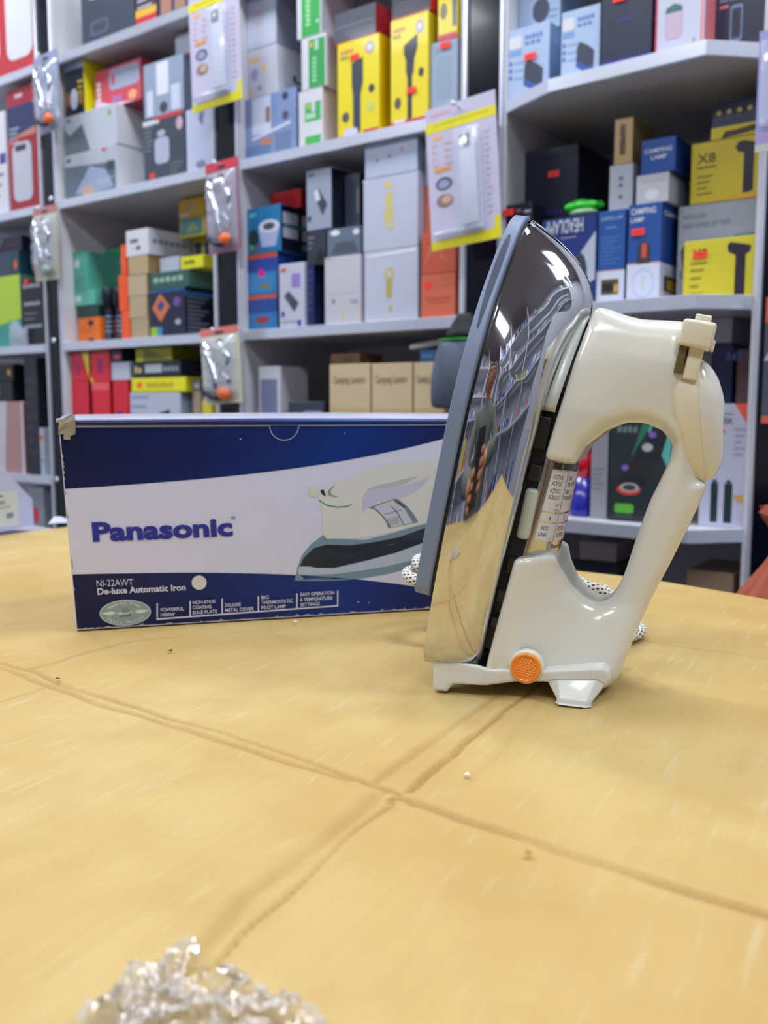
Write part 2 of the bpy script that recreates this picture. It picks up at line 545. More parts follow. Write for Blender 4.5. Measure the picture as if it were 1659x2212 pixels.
# black insulating base between cover and handle
def slab(name, ring, b0, b1, m, parent=iron):
    full = ring_full(np.array(ring, float)); n = len(full)
    V = [I(p[0], b0, p[1]) for p in full] + [I(p[0], b1(p[0]) if callable(b1) else b1, p[1] * 0.98) for p in full]
    F = [(i, (i + 1) % n, n + (i + 1) % n, n + i) for i in range(n)] + [tuple(range(n)), tuple(range(2 * n - 1, n - 1, -1))]
    return mesh(name, V, F, parent, m, False)
BODYB = [(-232, 31.0), (-205, 31.6), (-160, 33.5), (-112, 36.0), (-66, 39.2), (-42, 41.3), (-36, 41.8)]
slab('insulating_base', [(-47, 0), (-50, 6), (-60, 11), (-80, 19), (-110, 22), (-150, 25), (-190, 32), (-216, 34), (-218, 28), (-218, 0)], 18, lambda v: interp(v, BODYB) + 2, BLACKP)
# black ribs and clips seen in the slot
for (v0, v1, w, b) in ((-96, -112, 27, 31), (-120, -128, 28.5, 31.5), (-168, -176, 33, 31), (-184, -190, 37, 30), (-198, -203, 39, 30)):
    box = box_obj('clip', *(lambda a, c: (a[0], c[0], c[1], a[1], c[2], a[2]))(I(v0, b - 2, w - 8), I(v1, b + 4, w)), iron, BLACKP, 0.0006)
# pale grey skirt at the front and spacer under the label
def shell(name, pts, b_lo, b_hi, th, m):
    V, F = [], []
    n = len(pts)
    for (v, w) in pts:
        V += [I(v, b_lo(v), w), I(v, b_hi(v), w - 0.6), I(v, b_hi(v), w - th), I(v, b_lo(v), w - th)]
    for i in range(n - 1):
        a = i * 4
        for k in range(4): F.append((a + k, a + (k + 1) % 4, a + 4 + (k + 1) % 4, a + 4 + k))
    F += [(3, 2, 1, 0), tuple((n - 1) * 4 + k for k in range(4))]
    return mesh(name, V, F, iron, m, True)
sk = [(-43, 2), (-44, 7), (-47, 11), (-52, 14.5), (-59, 17.8), (-67, 21.8), (-75, 25.8), (-83, 28.8), (-90, 30.6), (-93, 28.6)]
shell('front_skirt', sk, lambda v: interp(v, [(-100, 30.6), (-90, 30.8), (-60, 33.2), (-44, 38)]), lambda v: interp(v, BODYB) - 1.2, 2.2, PALE)
shell('front_skirt', [(v, -w) for v, w in sk[::-1]], lambda v: interp(v, [(-100, 30.6), (-90, 30.8), (-60, 33.2), (-44, 38)]), lambda v: interp(v, BODYB) - 1.2, -2.2, PALE)
for sgn in (1, -1):
    a, c = I(-158, 30, sgn * 22), I(-132, 36.5, sgn * 30)
    box_obj('spacer', min(a[0], c[0]), max(a[0], c[0]), min(a[1], c[1]), max(a[1], c[1]), min(a[2], c[2]), max(a[2], c[2]), iron, PALE, 0.002, True, 3)

# ---- ivory handle body: one solid from its side profile, its varying thickness and its edge rounding
OUTER = [(-40.5, 41.5), (-38.2, 44), (-38.6, 50), (-40.2, 58), (-40.8, 66), (-39.5, 76), (-38.5, 85), (-44, 90), (-60, 92), (-70, 93), (-82, 96), (-97, 102), (-108, 106.5), (-112.4, 108.6), (-113.6, 113.6), (-125, 112.2), (-138, 109.6), (-156, 105.6), (-174, 101.2), (-188, 98.3), (-206, 95.6), (-217, 94.2), (-221.5, 92.0), (-224.5, 87.5), (-224.5, 80), (-224.0, 70), (-227, 31), (-205, 31.6), (-167, 33.0), (-165.6, 40), (-162.5, 47), (-163, 51), (-170, 54.8), (-178, 61.5), (-182.5, 69), (-184, 76), (-181, 81.0), (-175, 83.4), (-166, 85.0), (-154, 86.0), (-141, 87.2), (-127, 89.0), (-116, 91.5), (-106, 93.6), (-98, 93.2), (-92, 87), (-90.2, 78), (-91.5, 70), (-97, 61.5), (-106.5, 53.5), (-116, 50.5), (-116.6, 45), (-116, 35.8), (-66, 39.0)]
h = 0.9
gvv = np.arange(-238, -32, h); gb = np.arange(26, 118, h); gw = np.arange(-52, 52.1, h)
VV, BBg = np.meshgrid(gvv, gb, indexing='ij')
a2 = poly_sdf(VV, BBg, OUTER)
# gentle rounding of the side profile
Wb = np.interp(VV, [-232, -215, -160, -116, -90, -66, -50, -42, -36], [46, 46, 39, 32, 29, 23.5, 18, 14, 12])
Tg = np.interp(VV, [-232, -205, -180, -150, -120, -105, -90, -60, -44, -36], [30, 23, 15, 13, 13, 15, 20, 22, 17, 13])
k = np.clip((BBg - np.interp(VV, [-232, -160, -116, -40], [33, 36, 38, 42])) / np.interp(VV, [-232, -180, -116, -40], [62, 46, 42, 60]), 0, 1)
T = Tg + (Wb - Tg) * (1 - k) ** np.interp(VV, [-232, -190, -116, -40], [1.0, 1.7, 1.5, 1.2])
Rr = np.interp(BBg, [36, 48, 75], [3.0, 6.5, 8.6])
# sharper rounding near the label ends and at the heel seam
Rr = np.minimum(Rr, 1.6 + 0.9 * np.abs(VV + 116.3) + np.where(BBg > 62, 12, 0) + np.where(VV > -116.3, 0, 50))
Rr = np.minimum(Rr, 1.6 + 0.9 * np.abs(VV + 164.5) + np.where(BBg > 62, 12, 0) + np.where(VV < -163, 0, 50))
Rr = np.minimum(Rr, T - 0.5)
A3 = a2[:, :, None] + Rr[:, :, None]
C3 = np.abs(gw)[None, None, :] - T[:, :, None] + Rr[:, :, None]
f = np.sqrt(np.maximum(A3, 0) ** 2 + np.maximum(C3, 0) ** 2) + np.minimum(np.maximum(A3, C3), 0) - Rr[:, :, None]
f = f.astype(np.float32)
for ax in range(3):                 # light blur keeps the moulding smooth
    for _ in range(2):
        g = np.swapaxes(f, 0, ax)
        g2 = g.copy(); g2[1:-1] = (g[:-2] + 2 * g[1:-1] + g[2:]) / 4
        f = np.swapaxes(g2, 0, ax)
Vn, Fn = surface_net(f, (gvv[0], gb[0], gw[0]), h)
V3 = np.stack([(Vn[:, 1] - OB) / 1000, -Vn[:, 2] / 1000, (Vn[:, 0] - OV) / 1000], 1)
hb = np_mesh('handle_body', V3, Fn[:, ::-1], iron, IVORY)
hb['label'] = 'glossy ivory handle body'
mod = hb.modifiers.new('relax', 'SMOOTH'); mod.factor = 0.5; mod.iterations = 5
def body_T(v, b):
    i = int(round((v - gvv[0]) / h)); j = int(round((b - gb[0]) / h))
    return float(T[min(max(i, 0), T.shape[0] - 1), min(max(j, 0), T.shape[1] - 1)])

# ---- fabric guide plate bent over the saddle, with its print
def arch(u, v, lift=0.0):
    """u millimetres along the bend from the near edge"""
    A = np.interp(v, [-168, -115], [26.0, 23.5]); Bh = np.interp(v, [-162, -115], [16.5, 14.0]); bb0 = np.interp(v, [-162, -115], [33.5, 36.0])
    L = 58.0
    fi = math.pi * u / L
    n = 2.0 / 2.35
    w = A * math.copysign(abs(math.cos(fi)) ** n, math.cos(fi)); b = Bh * abs(math.sin(fi)) ** n
    nw, nb = math.cos(fi) / A, math.sin(fi) / Bh
    q = math.hypot(nw, nb)
    return I(v, bb0 + b + lift * nb / q, w + lift * nw / q)
NU, NVv = 60, 8
V, F = [], []
for j in range(NVv + 1):
    for i in range(NU + 1):
        V.append(arch(58.0 * i / NU, -168.5 + 53.5 * j / NVv))
for j in range(NVv):
    for i in range(NU):
        a = j * (NU + 1) + i
        F.append((a, a + 1, a + NU + 2, a + NU + 1))
gpl = mesh('fabric_guide_plate', V, F, iron, mat((196, 194, 188), 0.16, 1.0, grain=0.02, name='brushed_silver'), True)
gpl['label'] = 'silver plate with printed fabric guide'
V, F = [], []                       # dark core under the plate
for v in (-169, -114):
    for i in range(0, NU + 1, 3): V.append(arch(58.0 * i / NU, v, -1.0))
n = len(range(0, NU + 1, 3))
F = [(i, i + 1, n + i + 1, n + i) for i in range(n - 1)] + [(0, n, 2 * n - 1, n - 1)]
mesh('saddle_core', V, F, iron, IVORY, False)
pr = Print(lambda x, y, l: arch(x, y, 0.05 + 0.004 * l), 0.35)
def grid_rect(x0, y0, x1, y1, c, n=14, **kw):
    P, Fq = [], []
    for i in range(n + 1):
        x = x0 + (x1 - x0) * i / n
        P += [(x, y0), (x, y1)]
    for i in range(n): Fq.append((2 * i, 2 * i + 2, 2 * i + 3, 2 * i + 1))
    pr.add(P, Fq, c, **kw)
LW = (214, 214, 226)
cols = [(5.0, 16.6), (17.2, 29.4), (30.0, 41.6), (42.2, 53.8)]
grid_rect(5.0, -120.6, 53.8, -117.2, (52, 48, 40), 40, rough=0.2)
for ci, (x0, x1) in enumerate(cols):
    grid_rect(x0, -142.2, x1, -121.2, LW)
    grid_rect(x0, -147.6, x1, -143.2, LW)
    grid_rect(x0, -157.4, x1, -148.3, LW)
    pr.text(str(ci + 1), (x0 + x1) / 2 + 0.4, -120.2, 2.6, (225, 225, 228), anchor='c')
K = (46, 48, 60)
for s, y in (('ACETATE', -125.6), ('ACRYLIC', -128.8), ('ACETATO', -132.6), ('ACRILICO', -135.9)):
    pr.text(s, 6.6, y, 2.3, K, w=7.2)
pr.text('اسيتات', 12.4, -138.8, 1.2, K, w=3.2); pr.text('اكريليك', 12.2, -141.4, 1.2, K, w=3.4)
pr.text('4', 10.8, -146.8, 2.4, K, anchor='c')
pr.text('WOOL', 6.8, -151.9, 2.3, K, w=4.8); pr.text('LANA', 6.4, -155.2, 2.3, K, w=4.8); pr.text('صوف', 13.2, -156.4, 1.1, K, w=1.6)
for s, y in (('SILK', -125.6), ('POLYESTER', -128.8), ('SEDA', -132.6), ('POLIESTER', -135.9)):
    pr.text(s, 18.4, y, 2.3, K, w=1.05 * len(s))
pr.text('5', 23.3, -146.8, 2.4, K, anchor='c')
pr.text('COTTON', 18.4, -151.9, 2.3, K, w=6.3); pr.text('ALGODON', 18.4, -155.2, 2.3, K, w=7.2)
pr.text('Panasonic', 17.0, -161.2, 2.3, (70, 66, 60), bold=0.02)
pr.build('printed_fabric_guide', gpl)

# ---- heel rest
hp = [(4.6, -225.3), (5.0, -224.6), (28.0, -222.0), (33.5, -222.4), (49, -219), (62, -216.0), (80, -211.0), (86, -209.6), (89.6, -211), (91, -214.5), (90, -218.5), (80, -221.5), (66, -221.5), (50, -224.6), (34, -231.0), (28, -232.4), (18.5, -234.8), (16.8, -236.2), (15.2, -239.9), (9.3, -241.0), (7.8, -240.9)]
hp = [(v, b) for b, v in hp]
gv2 = np.arange(-246, -200, 0.8); gb2 = np.arange(0, 96, 0.8); gw2 = np.arange(-52, 52.1, 0.8)
VV2, BB2 = np.meshgrid(gv2, gb2, indexing='ij')
# cavity: the floor of the tray under the cover is sunk between its rims
a2 = poly_sdf(VV2, BB2, hp)
Tn = np.interp(BB2, [0, 30, 60, 86, 96], [46.6, 47.4, 42.6, 36.0, 33.0])
r = 1.0
A3 = a2[:, :, None] + r
C3 = np.abs(gw2)[None, None, :] - Tn[:, :, None] + r
f = np.sqrt(np.maximum(A3, 0) ** 2 + np.maximum(C3, 0) ** 2) + np.minimum(np.maximum(A3, C3), 0) - r
foot_cut = np.maximum(np.maximum(VV2 + 233.6, BB2 - 20)[:, :, None], 34 - np.abs(gw2)[None, None, :] * 1.0 - 0 * f)
mid = (np.abs(gw2)[None, None, :] < 34) & ((VV2 < -233.2) & (BB2 < 22))[:, :, None]
f = np.where(mid, np.maximum(f, 0.4), f)
# sunken pocket seen below the cover
pocket = np.maximum.reduce([np.abs(gw2)[None, None, :] - 44.0 + 0 * f, (8.0 - BB2)[:, :, None] + 0 * f, (BB2 - 31)[:, :, None] + 0 * f, (-229.5 - VV2)[:, :, None] + 0 * f])
f = np.maximum(f, -pocket)
Vn, Fn = surface_net(f.astype(np.float32), (gv2[0], gb2[0], gw2[0]), 0.8)
V3 = np.stack([(Vn[:, 1] - OB) / 1000, -Vn[:, 2] / 1000, (Vn[:, 0] - OV) / 1000], 1)
hr = np_mesh('heel_rest', V3, Fn[:, ::-1], iron, mat((212, 214, 208), 0.3, coat=0.25, grain=0.01, name='heel_plastic'))
m_ = hr.modifiers.new('relax', 'SMOOTH'); m_.factor = 0.4; m_.iterations = 2
es = hr.modifiers.new('split', 'WEIGHTED_NORMAL')
# splayed rear feet, one on each side
for sg in (1, -1):
    # (b, v, w) corners: upper edge on the heel rest, lower pad on the cardboard
    up = [(63, -216.5, 41.2), (88, -213, 35.2)]
    ring1 = [(61.5, -221.5, 40.5), (66.5, -219.0, 42.5), (84.5, -215.6, 37.5), (89.0, -217.5, 34.5), (89.0, -221, 28), (61.5, -224, 28)]
    ring2 = [(68.5, -227.3, 46.5), (70.2, -226.4, 48.2), (82.8, -224.4, 47.0), (85.0, -225.0, 45.0), (85.0, -226.0, 30), (68.5, -228, 30)]
    ring3 = [(69.2, -229.1, 46.8), (70.8, -228.9, 48.6), (82.8, -227.2, 47.6), (84.6, -226.9, 45.6), (84.6, -226.9, 31), (69.2, -229.1, 31)]
    V = [I(v, b, w * sg) for R in (ring1, ring2, ring3) for b, v, w in R]
    n = 6; F = []
    for j in range(2):
        for i in range(n):
            q = (j * n + i, j * n + (i + 1) % n, (j + 1) * n + (i + 1) % n, (j + 1) * n + i)
            F.append(q if sg < 0 else q[::-1])
    F.append(tuple(range(n)) if sg < 0 else tuple(range(n - 1, -1, -1)))
    F.append(tuple(range(2 * n, 3 * n))[::-1] if sg < 0 else tuple(range(2 * n, 3 * n)))
    ft = mesh('rear_foot', V, F, iron, mat((212, 214, 208), 0.3, coat=0.25, grain=0.01, name='heel_plastic'), False)
    bv = ft.modifiers.new('round', 'BEVEL'); bv.width = 0.0009; bv.segments = 3; bv.limit_method = 'ANGLE'; bv.angle_limit = 0.4
    ft.data.polygons.foreach_set('use_smooth', [True] * len(ft.data.polygons))
    # ---- amber pilot lamp
    if sg > 0:
        cb, cv, r0 = 50.8, -217.0, 7.2
        cw = 43.6
        def disc(prof, m, name, parent, label=None):
            V, F = [], []; n = 48
            for (r, w) in prof:
                for k in range(n):
                    a = 2 * math.pi * k / n
                    db = r * math.cos(a)
                    V.append(I(cv + r * math.sin(a), cb + db, cw + w - db * 0.13))
            for j in range(len(prof) - 1):
                for k in range(n):
                    F.append((j * n + k, j * n + (k + 1) % n, (j + 1) * n + (k + 1) % n, (j + 1) * n + k))
            F.append(tuple((len(prof) - 1) * n + k for k in range(n)))
            o = mesh(name, V, F, parent, m, True)
            if label: o['label'] = label
            return o
        disc([(8.3, -4), (8.3, 0.6), (8.0, 1.1), (7.5, 1.2)], mat((224, 221, 205), 0.3, coat=0.3, grain=0.01, name='lamp_collar'), 'lamp_collar', iron)
        am = mat((242, 138, 14), 0.16, coat=0.6, grain=0.0, name='amber_lens', spec=0.6)
        ln = disc([(7.4, -2), (7.4, 2.2), (7.1, 2.7), (6.6, 2.9), (6.1, 2.7), (5.9, 2.4), (3, 2.5), (0.3, 2.5)], am, 'pilot_lamp', iron, 'round amber pilot lamp lens')
        # faceted pyramids under the lens face
        V, F = [], []
        st = 1.35
        for i in range(-5, 6):
            for j in range(-5, 6):
                x, y = (i + 0.5 * (j % 2)) * st, j * st
                if math.hypot(x, y) > 5.0: continue
                b_ = len(V)
                for dx, dy, dz in ((-.62, 0, 0), (0, -.62, 0), (.62, 0, 0), (0, .62, 0), (0, 0, .42)):
                    V.append(I(cv + y + dy, cb + x + dx, cw + 2.45 + dz - (x + dx) * 0.13))
                for q in ((0, 1, 4), (1, 2, 4), (2, 3, 4), (3, 0, 4)): F.append(tuple(b_ + t for t in q))
        fc = mesh('lens_facets', V, F, ln, mat((236, 124, 14), 0.2, coat=0.4, grain=0.0, name='amber_facet'), False)
        fc['kind'] = 'stuff'

# ---- temperature dial, lever ring and knob on the top of the handle
plan = [(-54, 0), (-55, 8), (-58, 14), (-64, 18.5), (-72, 20.5), (-80, 20.3), (-88, 18.5), (-96, 15.5), (-104, 12), (-110, 8.5), (-113, 5), (-113.6, 0)]
def dial_ring(grow): return ring_full(np.array([(v, w + (grow if 0 < i < len(plan) - 1 else 0)) for i, (v, w) in enumerate(plan)], float))
def b_seam(v): return interp(v, [(-116, 110.5), (-112, 108), (-108, 106.0), (-97, 101.2), (-82, 95.2), (-70, 91.8), (-60, 90.2), (-40, 88)])
def b_rim(v): return interp(v, [(-116, 114.0), (-110, 111.6), (-91, 105.4), (-77, 100.8), (-64, 98.5), (-50, 96.5)])
def loft(name, rings, m, parent):
    n = len(rings[0]); V = [p for R in rings for p in R]; F = []
    for j in range(len(rings) - 1):
        for i in range(n):
            k = (i + 1) % n
            F.append((j * n + i, j * n + k, (j + 1) * n + k, (j + 1) * n + i))
    F.append(tuple((len(rings) - 1) * n + i for i in range(n))); F.append(tuple(range(n - 1, -1, -1)))
    return mesh(name, V, F, parent, m, True)
def dense(R, n=96):
    R = np.vstack([R, R[:1]]); d = np.r_[0, np.cumsum(np.hypot(*np.diff(R, axis=0).T))]
    t = np.linspace(0, d[-1], n, endpoint=False)
    P = np.stack([np.interp(t, d, R[:, 0]), np.interp(t, d, R[:, 1])], 1)
    for _ in range(4): P = (np.roll(P, 1, 0) + 2 * P + np.roll(P, -1, 0)) / 4
    return P
P0 = dense(dial_ring(0)); cen = np.array([-80, 0])
rg = []
for s, fb in ((1.02, lambda v: b_seam(v) - 5), (1.02, lambda v: b_seam(v) + 0.3), (1.0, lambda v: b_rim(v) - 0.8), (0.975, b_rim)):
    rg.append([I(cen[0] + (p[0] - cen[0]) * s, fb(p[0]), p[1] * s) for p in P0])
lever = loft('lever_ring', rg, IVORY2, iron)
rg = []
for s, up in ((0.97, -1.0), (0.965, 0.6), (0.92, 2.6), (0.82, 4.8), (0.66, 7.0), (0.45, 8.4), (0.22, 9.1), (0.05, 9.3)):
    rg.append([I(cen[0] + (p[0] - cen[0]) * s, b_rim(cen[0] + (p[0] - cen[0]) * s) * (s > 0.5) + (b_rim(cen[0] + (p[0] - cen[0]) * s) * s * 2 + b_rim(cen[0]) * (1 - s * 2)) * (s <= 0.5) + up * 1.3, p[1] * s) for p in P0])
dial = loft('dial_cap', rg, IVORY, iron)
def kbox(name, v0, v1, b0, b1, w0, w1, m, parent, bev=0.001):
    a, c = I(v0, b0, w0), I(v1, b1, w1)
    return box_obj(name, min(a[0], c[0]), max(a[0], c[0]), min(a[1], c[1]), max(a[1], c[1]), min(a[2], c[2]), max(a[2], c[2]), parent, m, bev, True, 3)
kn = kbox('lever_knob', -51, -38.5, 85.2, 100.5, 4, 26.5, IVORY2, iron, 0.0018)
kbox('knob_tab', -38.8, -34.8, 90, 97.5, 8, 16, IVORY2, kn, 0.0008)
kbox('knob_lip', -51, -46.5, 100, 101.6, 6, 25, IVORY2, kn, 0.0006)
kbox('lever_arm', -66, -49, 90.5, 97.5, 13, 21.8, IVORY2, lever, 0.001)
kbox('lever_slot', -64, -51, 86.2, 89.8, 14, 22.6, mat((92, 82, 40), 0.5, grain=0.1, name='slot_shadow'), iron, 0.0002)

# ---- braided cord coiled behind the iron
def cord_material():
    m = bpy.data.materials.new('braided_cord'); m.use_nodes = True
    nt = m.node_tree; b = nt.nodes['Principled BSDF']; b.inputs['Roughness'].default_value = 0.8
    uv = nt.nodes.new('ShaderNodeUVMap'); sep = nt.nodes.new('ShaderNodeSeparateXYZ')
    nt.links.new(uv.outputs[0], sep.inputs[0])
    def M(op, a, bb, v=None):
        n = nt.nodes.new('ShaderNodeMath'); n.operation = op
        for i, x in enumerate((a, bb)):
            if x is None: continue
            if hasattr(x, 'links'): nt.links.new(x, n.inputs[i])
            else: n.inputs[i].default_value = x
        return n.outputs[0]
    u = M('MULTIPLY', sep.outputs[0], 8.0); v = M('MULTIPLY', sep.outputs[1], 1 / 0.0030)
    row = M('FLOOR', v, None); fv = M('FRACT', v, None)
    sh = M('MULTIPLY', row, 0.5); us = M('ADD', M('ADD', u, sh), M('MULTIPLY', fv, 0.35)); fu = M('FRACT', us, None)
    a1 = M('LESS_THAN', M('ABSOLUTE', M('SUBTRACT', fu, 0.5), None), 0.19)
    a2_ = M('LESS_THAN', M('ABSOLUTE', M('SUBTRACT', fv, 0.5), None), 0.30)
    k = M('MULTIPLY', a1, a2_)
    mx = nt.nodes.new('ShaderNodeMix'); mx.data_type = 'RGBA'
    nt.links.new(k, mx.inputs[0]); mx.inputs[6].default_value = lin((228, 226, 224)); mx.inputs[7].default_value = lin((24, 38, 36))
    nt.links.new(mx.outputs[2], b.inputs['Base Color'])
    bp = nt.nodes.new('ShaderNodeBump'); bp.inputs['Strength'].default_value = 0.5; bp.inputs['Distance'].default_value = 0.0004
    w1 = M('ABSOLUTE', M('SUBTRACT', fu, 0.5), None)
    nt.links.new(w1, bp.inputs['Height']); nt.links.new(bp.outputs['Normal'], b.inputs['Normal'])
    return m
pts = []
NTn = 2.45
for i in range(340):
    t = i / 339; a = 2 * math.pi * NTn * t - 2.2
    rx = 0.0700 + 0.004 * math.sin(5 * t); ry = 0.034 + 0.003 * math.cos(7 * t)
    x = 0.0885 + rx * math.cos(a); y = 0.571 + ry * math.sin(a) + 0.004 * t
    z = 0.0330 - 0.12 * (x - 0.0885) - 0.021 * (lambda q: q * q * (3 - 2 * q))(max(0, min(1, (x - 0.122) / 0.036))) + 0.0080 * (t * NTn - 1.2) + 0.0015 * math.sin(3 * a)
    pts.append(Vector((x, y, max(0.0046, z))))
last = pts[-1]
Mi = M4.inverted()
cord = tube('power_cord', [Mi @ p for p in pts], 0.0037, iron, cord_material(), 14, uv=True)
cord['label'] = 'white cord with black flecks'
# ------------------------------------------------------------------ flattened carton on the counter
def pl(pts): return [tuple(table_pt(*p)[:2]) for p in pts]
A1 = pl([(0, 1430), (81, 1453), (152, 1486), (233, 1507), (369, 1551), (488, 1583), (613, 1624), (705, 1657), (803, 1692), (863, 1716)])
A2 = pl([(0, 1440), (98, 1478), (217, 1521), (304, 1545), (402, 1575), (515, 1611), (624, 1646), (754, 1684)])
A3l = pl([(860, 1720), (917, 1738), (1020, 1773), (1139, 1808), (1248, 1846), (1410, 1898), (1659, 1973), (1800, 2015)])
B1 = pl([(1260, 1400), (1156, 1483), (1096, 1529), (998, 1608), (950, 1651), (885, 1711)])
B2 = pl([(1180, 1420), (1085, 1494), (998, 1553), (868, 1646), (809, 1692)])
B3 = pl([(863, 1724), (800, 1767), (755, 1804), (669, 1887), (602, 1946), (527, 2010), (471, 2066), (330, 2212)])
B4 = pl([(807, 1718), (762, 1763), (695, 1816), (602, 1879), (534, 1928), (482, 1995), (433, 2036), (280, 2190)])
C1 = pl([(1340, 1374), (1400, 1383), (1519, 1402), (1659, 1421), (1800, 1440)])
D1 = pl([(60, 1447), (163, 1415), (271, 1385), (400, 1372)])
D2 = pl([(0, 1512), (81, 1488), (150, 1478)])
E1 = pl([(1190, 1480), (1100, 1600), (1010, 1690)])
rng = np.random.RandomState(4)
def vnoise(X, Y, sc, seed):
    r = np.random.RandomState(seed); G = r.rand(256, 256)
    x, y = X * sc, Y * sc
    xi, yi = np.floor(x).astype(int), np.floor(y).astype(int)
    fx, fy = x - xi, y - yi
    fx = fx * fx * (3 - 2 * fx); fy = fy * fy * (3 - 2 * fy)
    g = lambda a, b: G[a % 256, b % 256]
    return (g(xi, yi) * (1 - fx) + g(xi + 1, yi) * fx) * (1 - fy) + (g(xi, yi + 1) * (1 - fx) + g(xi + 1, yi + 1) * fx) * fy
EDGE = [(-0.62, 0.765), (-0.434, 1.037), (-0.384, 1.112), (-0.1, 0.962), (0.169, 0.811), (0.2025, 0.788), (0.2345, 0.758), (0.2736, 0.7098), (0.29, 0.687), (0.36, 0.59), (0.44, 0.48)]
xs = np.arange(-0.60, 0.4201, 0.0016)
ny = 680
tt = np.linspace(0, 1, ny)
yb = np.interp(xs, [e[0] for e in EDGE], [e[1] for e in EDGE])
X = np.repeat(xs[:, None], ny, 1); Y = -0.02 + (yb[:, None] + 0.02) * tt[None, :]
Z = np.zeros_like(X); WEAR = np.zeros_like(X)
jit = (vnoise(X, Y, 70, 1) - .5) * 0.0014 + (vnoise(X, Y, 400, 2) - .5) * 0.0004
def dist(P):
    d = np.full(X.shape, 9.0); sg = np.zeros(X.shape)
    for (a, b) in zip(P[:-1], P[1:]):
        ex, ey = b[0] - a[0], b[1] - a[1]; L = ex * ex + ey * ey
        t = np.clip(((X - a[0]) * ex + (Y - a[1]) * ey) / L, 0, 1)
        dx, dy = X - a[0] - t * ex, Y - a[1] - t * ey
        dd = np.hypot(dx, dy); s = np.sign(ex * dy - ey * dx)
        m = dd < d
        d = np.where(m, dd, d); sg = np.where(m, s, sg)
    return d, sg
def crease(P, depth, wid, ridge, wear, seed, side=1):
    global Z, WEAR
    d, sg = dist(P)
    dj = d * sg + jit
    br = 0.6 + 0.4 * np.clip(vnoise(X, Y, 28, seed) * 2.2 - .2, 0, 1)
    Z -= depth * np.exp(-(dj / wid) ** 2) * br
    Z += ridge * np.exp(-((dj * side + wid * 2.2) / (wid * 1.5)) ** 2)
    Z += ridge * 0.35 * np.exp(-((dj * side - wid * 2.2) / (wid * 1.5)) ** 2)
    WEAR = np.maximum(WEAR, wear * np.exp(-(dj / (wid * 0.9)) ** 2) * br)
crease(A1, 0.0018, 0.0018, 0.0015, 0.7, 11)
crease(A2, 0.0016, 0.0016, 0.0012, 0.65, 12)
crease(A3l, 0.0022, 0.0018, 0.0016, 0.7, 13, -1)
crease(B1, 0.0034, 0.0013, 0.0015, 0.85, 14)
crease(B2, 0.0014, 0.0022, 0.0006, 0.45, 15)
crease(B3, 0.0011, 0.0009, 0.0006, 0.75, 16)
crease(B4, 0.0013, 0.0030, 0.0005, 0.4, 17)
crease(C1, 0.0008, 0.0012, 0.0004, 0.6, 18)
crease(D1, 0.0005, 0.0016, 0.0002, 0.5, 19)
crease(D2, 0.0003, 0.0014, 0.0001, 0.3, 20)
crease(E1, 0.0003, 0.0025, 0.0002, 0.15, 21)
# torn knot where the folds meet
jx, jy = table_pt(850, 1722)[:2]
rr = np.hypot((X - jx), (Y - jy) * 0.8)
Z += (vnoise(X, Y, 300, 5) - .5) * 0.0035 * np.exp(-(rr / 0.008) ** 2)
WEAR = np.maximum(WEAR, 0.8 * np.exp(-(rr / 0.006) ** 2) * (vnoise(X, Y, 420, 6) > .55))
# flaps lie at slightly different tilts, the sheet waves a little
dB, sB = dist(B1 + B3)
dA, sA = dist([A1[0], A1[4], A1[-1], A3l[3], A3l[-1]])
Z += 0.0008 * (vnoise(X, Y, 9, 7) - .5) + 0.0007 * np.exp(-dA / 0.03) * (sA > 0)
bdir = np.array([0.49, 0.872]); pdir = np.array([0.872, -0.49])
u = X * pdir[0] + Y * pdir[1]; ll = X * bdir[0] + Y * bdir[1]
Z += 0.00007 * np.sin(u * 2 * math.pi / 0.0052) * np.clip(vnoise(u * 1.0, ll, 14, 8) * 1.6 - .3, 0, 1)
# flat footprint under the iron and the packaging box
def flat(px, py, r, soft):
    global Z
    k = np.clip((np.hypot(X - px, Y - py) - r) / soft, 0, 1)
    Z = np.minimum(Z, 0.0) * (1 - k) * 0.0 + Z * k if False else Z * (k * .9 + .1) + 0 * (1 - k)
flat(0.062, 0.455, 0.055, 0.02)
Z = np.minimum(Z, 0.0009) - 0.0009
nxx = len(xs)
TH = 0.0060
Vt = np.stack([X.ravel(), Y.ravel(), Z.ravel()], 1)
ii, jj = np.meshgrid(np.arange(nxx - 1), np.arange(ny - 1), indexing='ij')
a = (ii * ny + jj).ravel()
Ft = np.stack([a, a + ny, a + ny + 1, a + 1], 1)
per = [i * ny for i in range(nxx)] + [(nxx - 1) * ny + j for j in range(1, ny)] + [i * ny + ny - 1 for i in range(nxx - 2, -1, -1)] + [j for j in range(ny - 2, 0, -1)]
per = np.array(per); nb0 = len(Vt)
low = Vt[per].copy(); low[:, 2] = -TH
Vt = np.vstack([Vt, low]); n = len(per)
k1 = np.arange(n); k2 = (k1 + 1) % n
Fs = np.stack([per[k1], nb0 + k1, nb0 + k2, per[k2]], 1)
Ft = np.vstack([Ft, Fs])
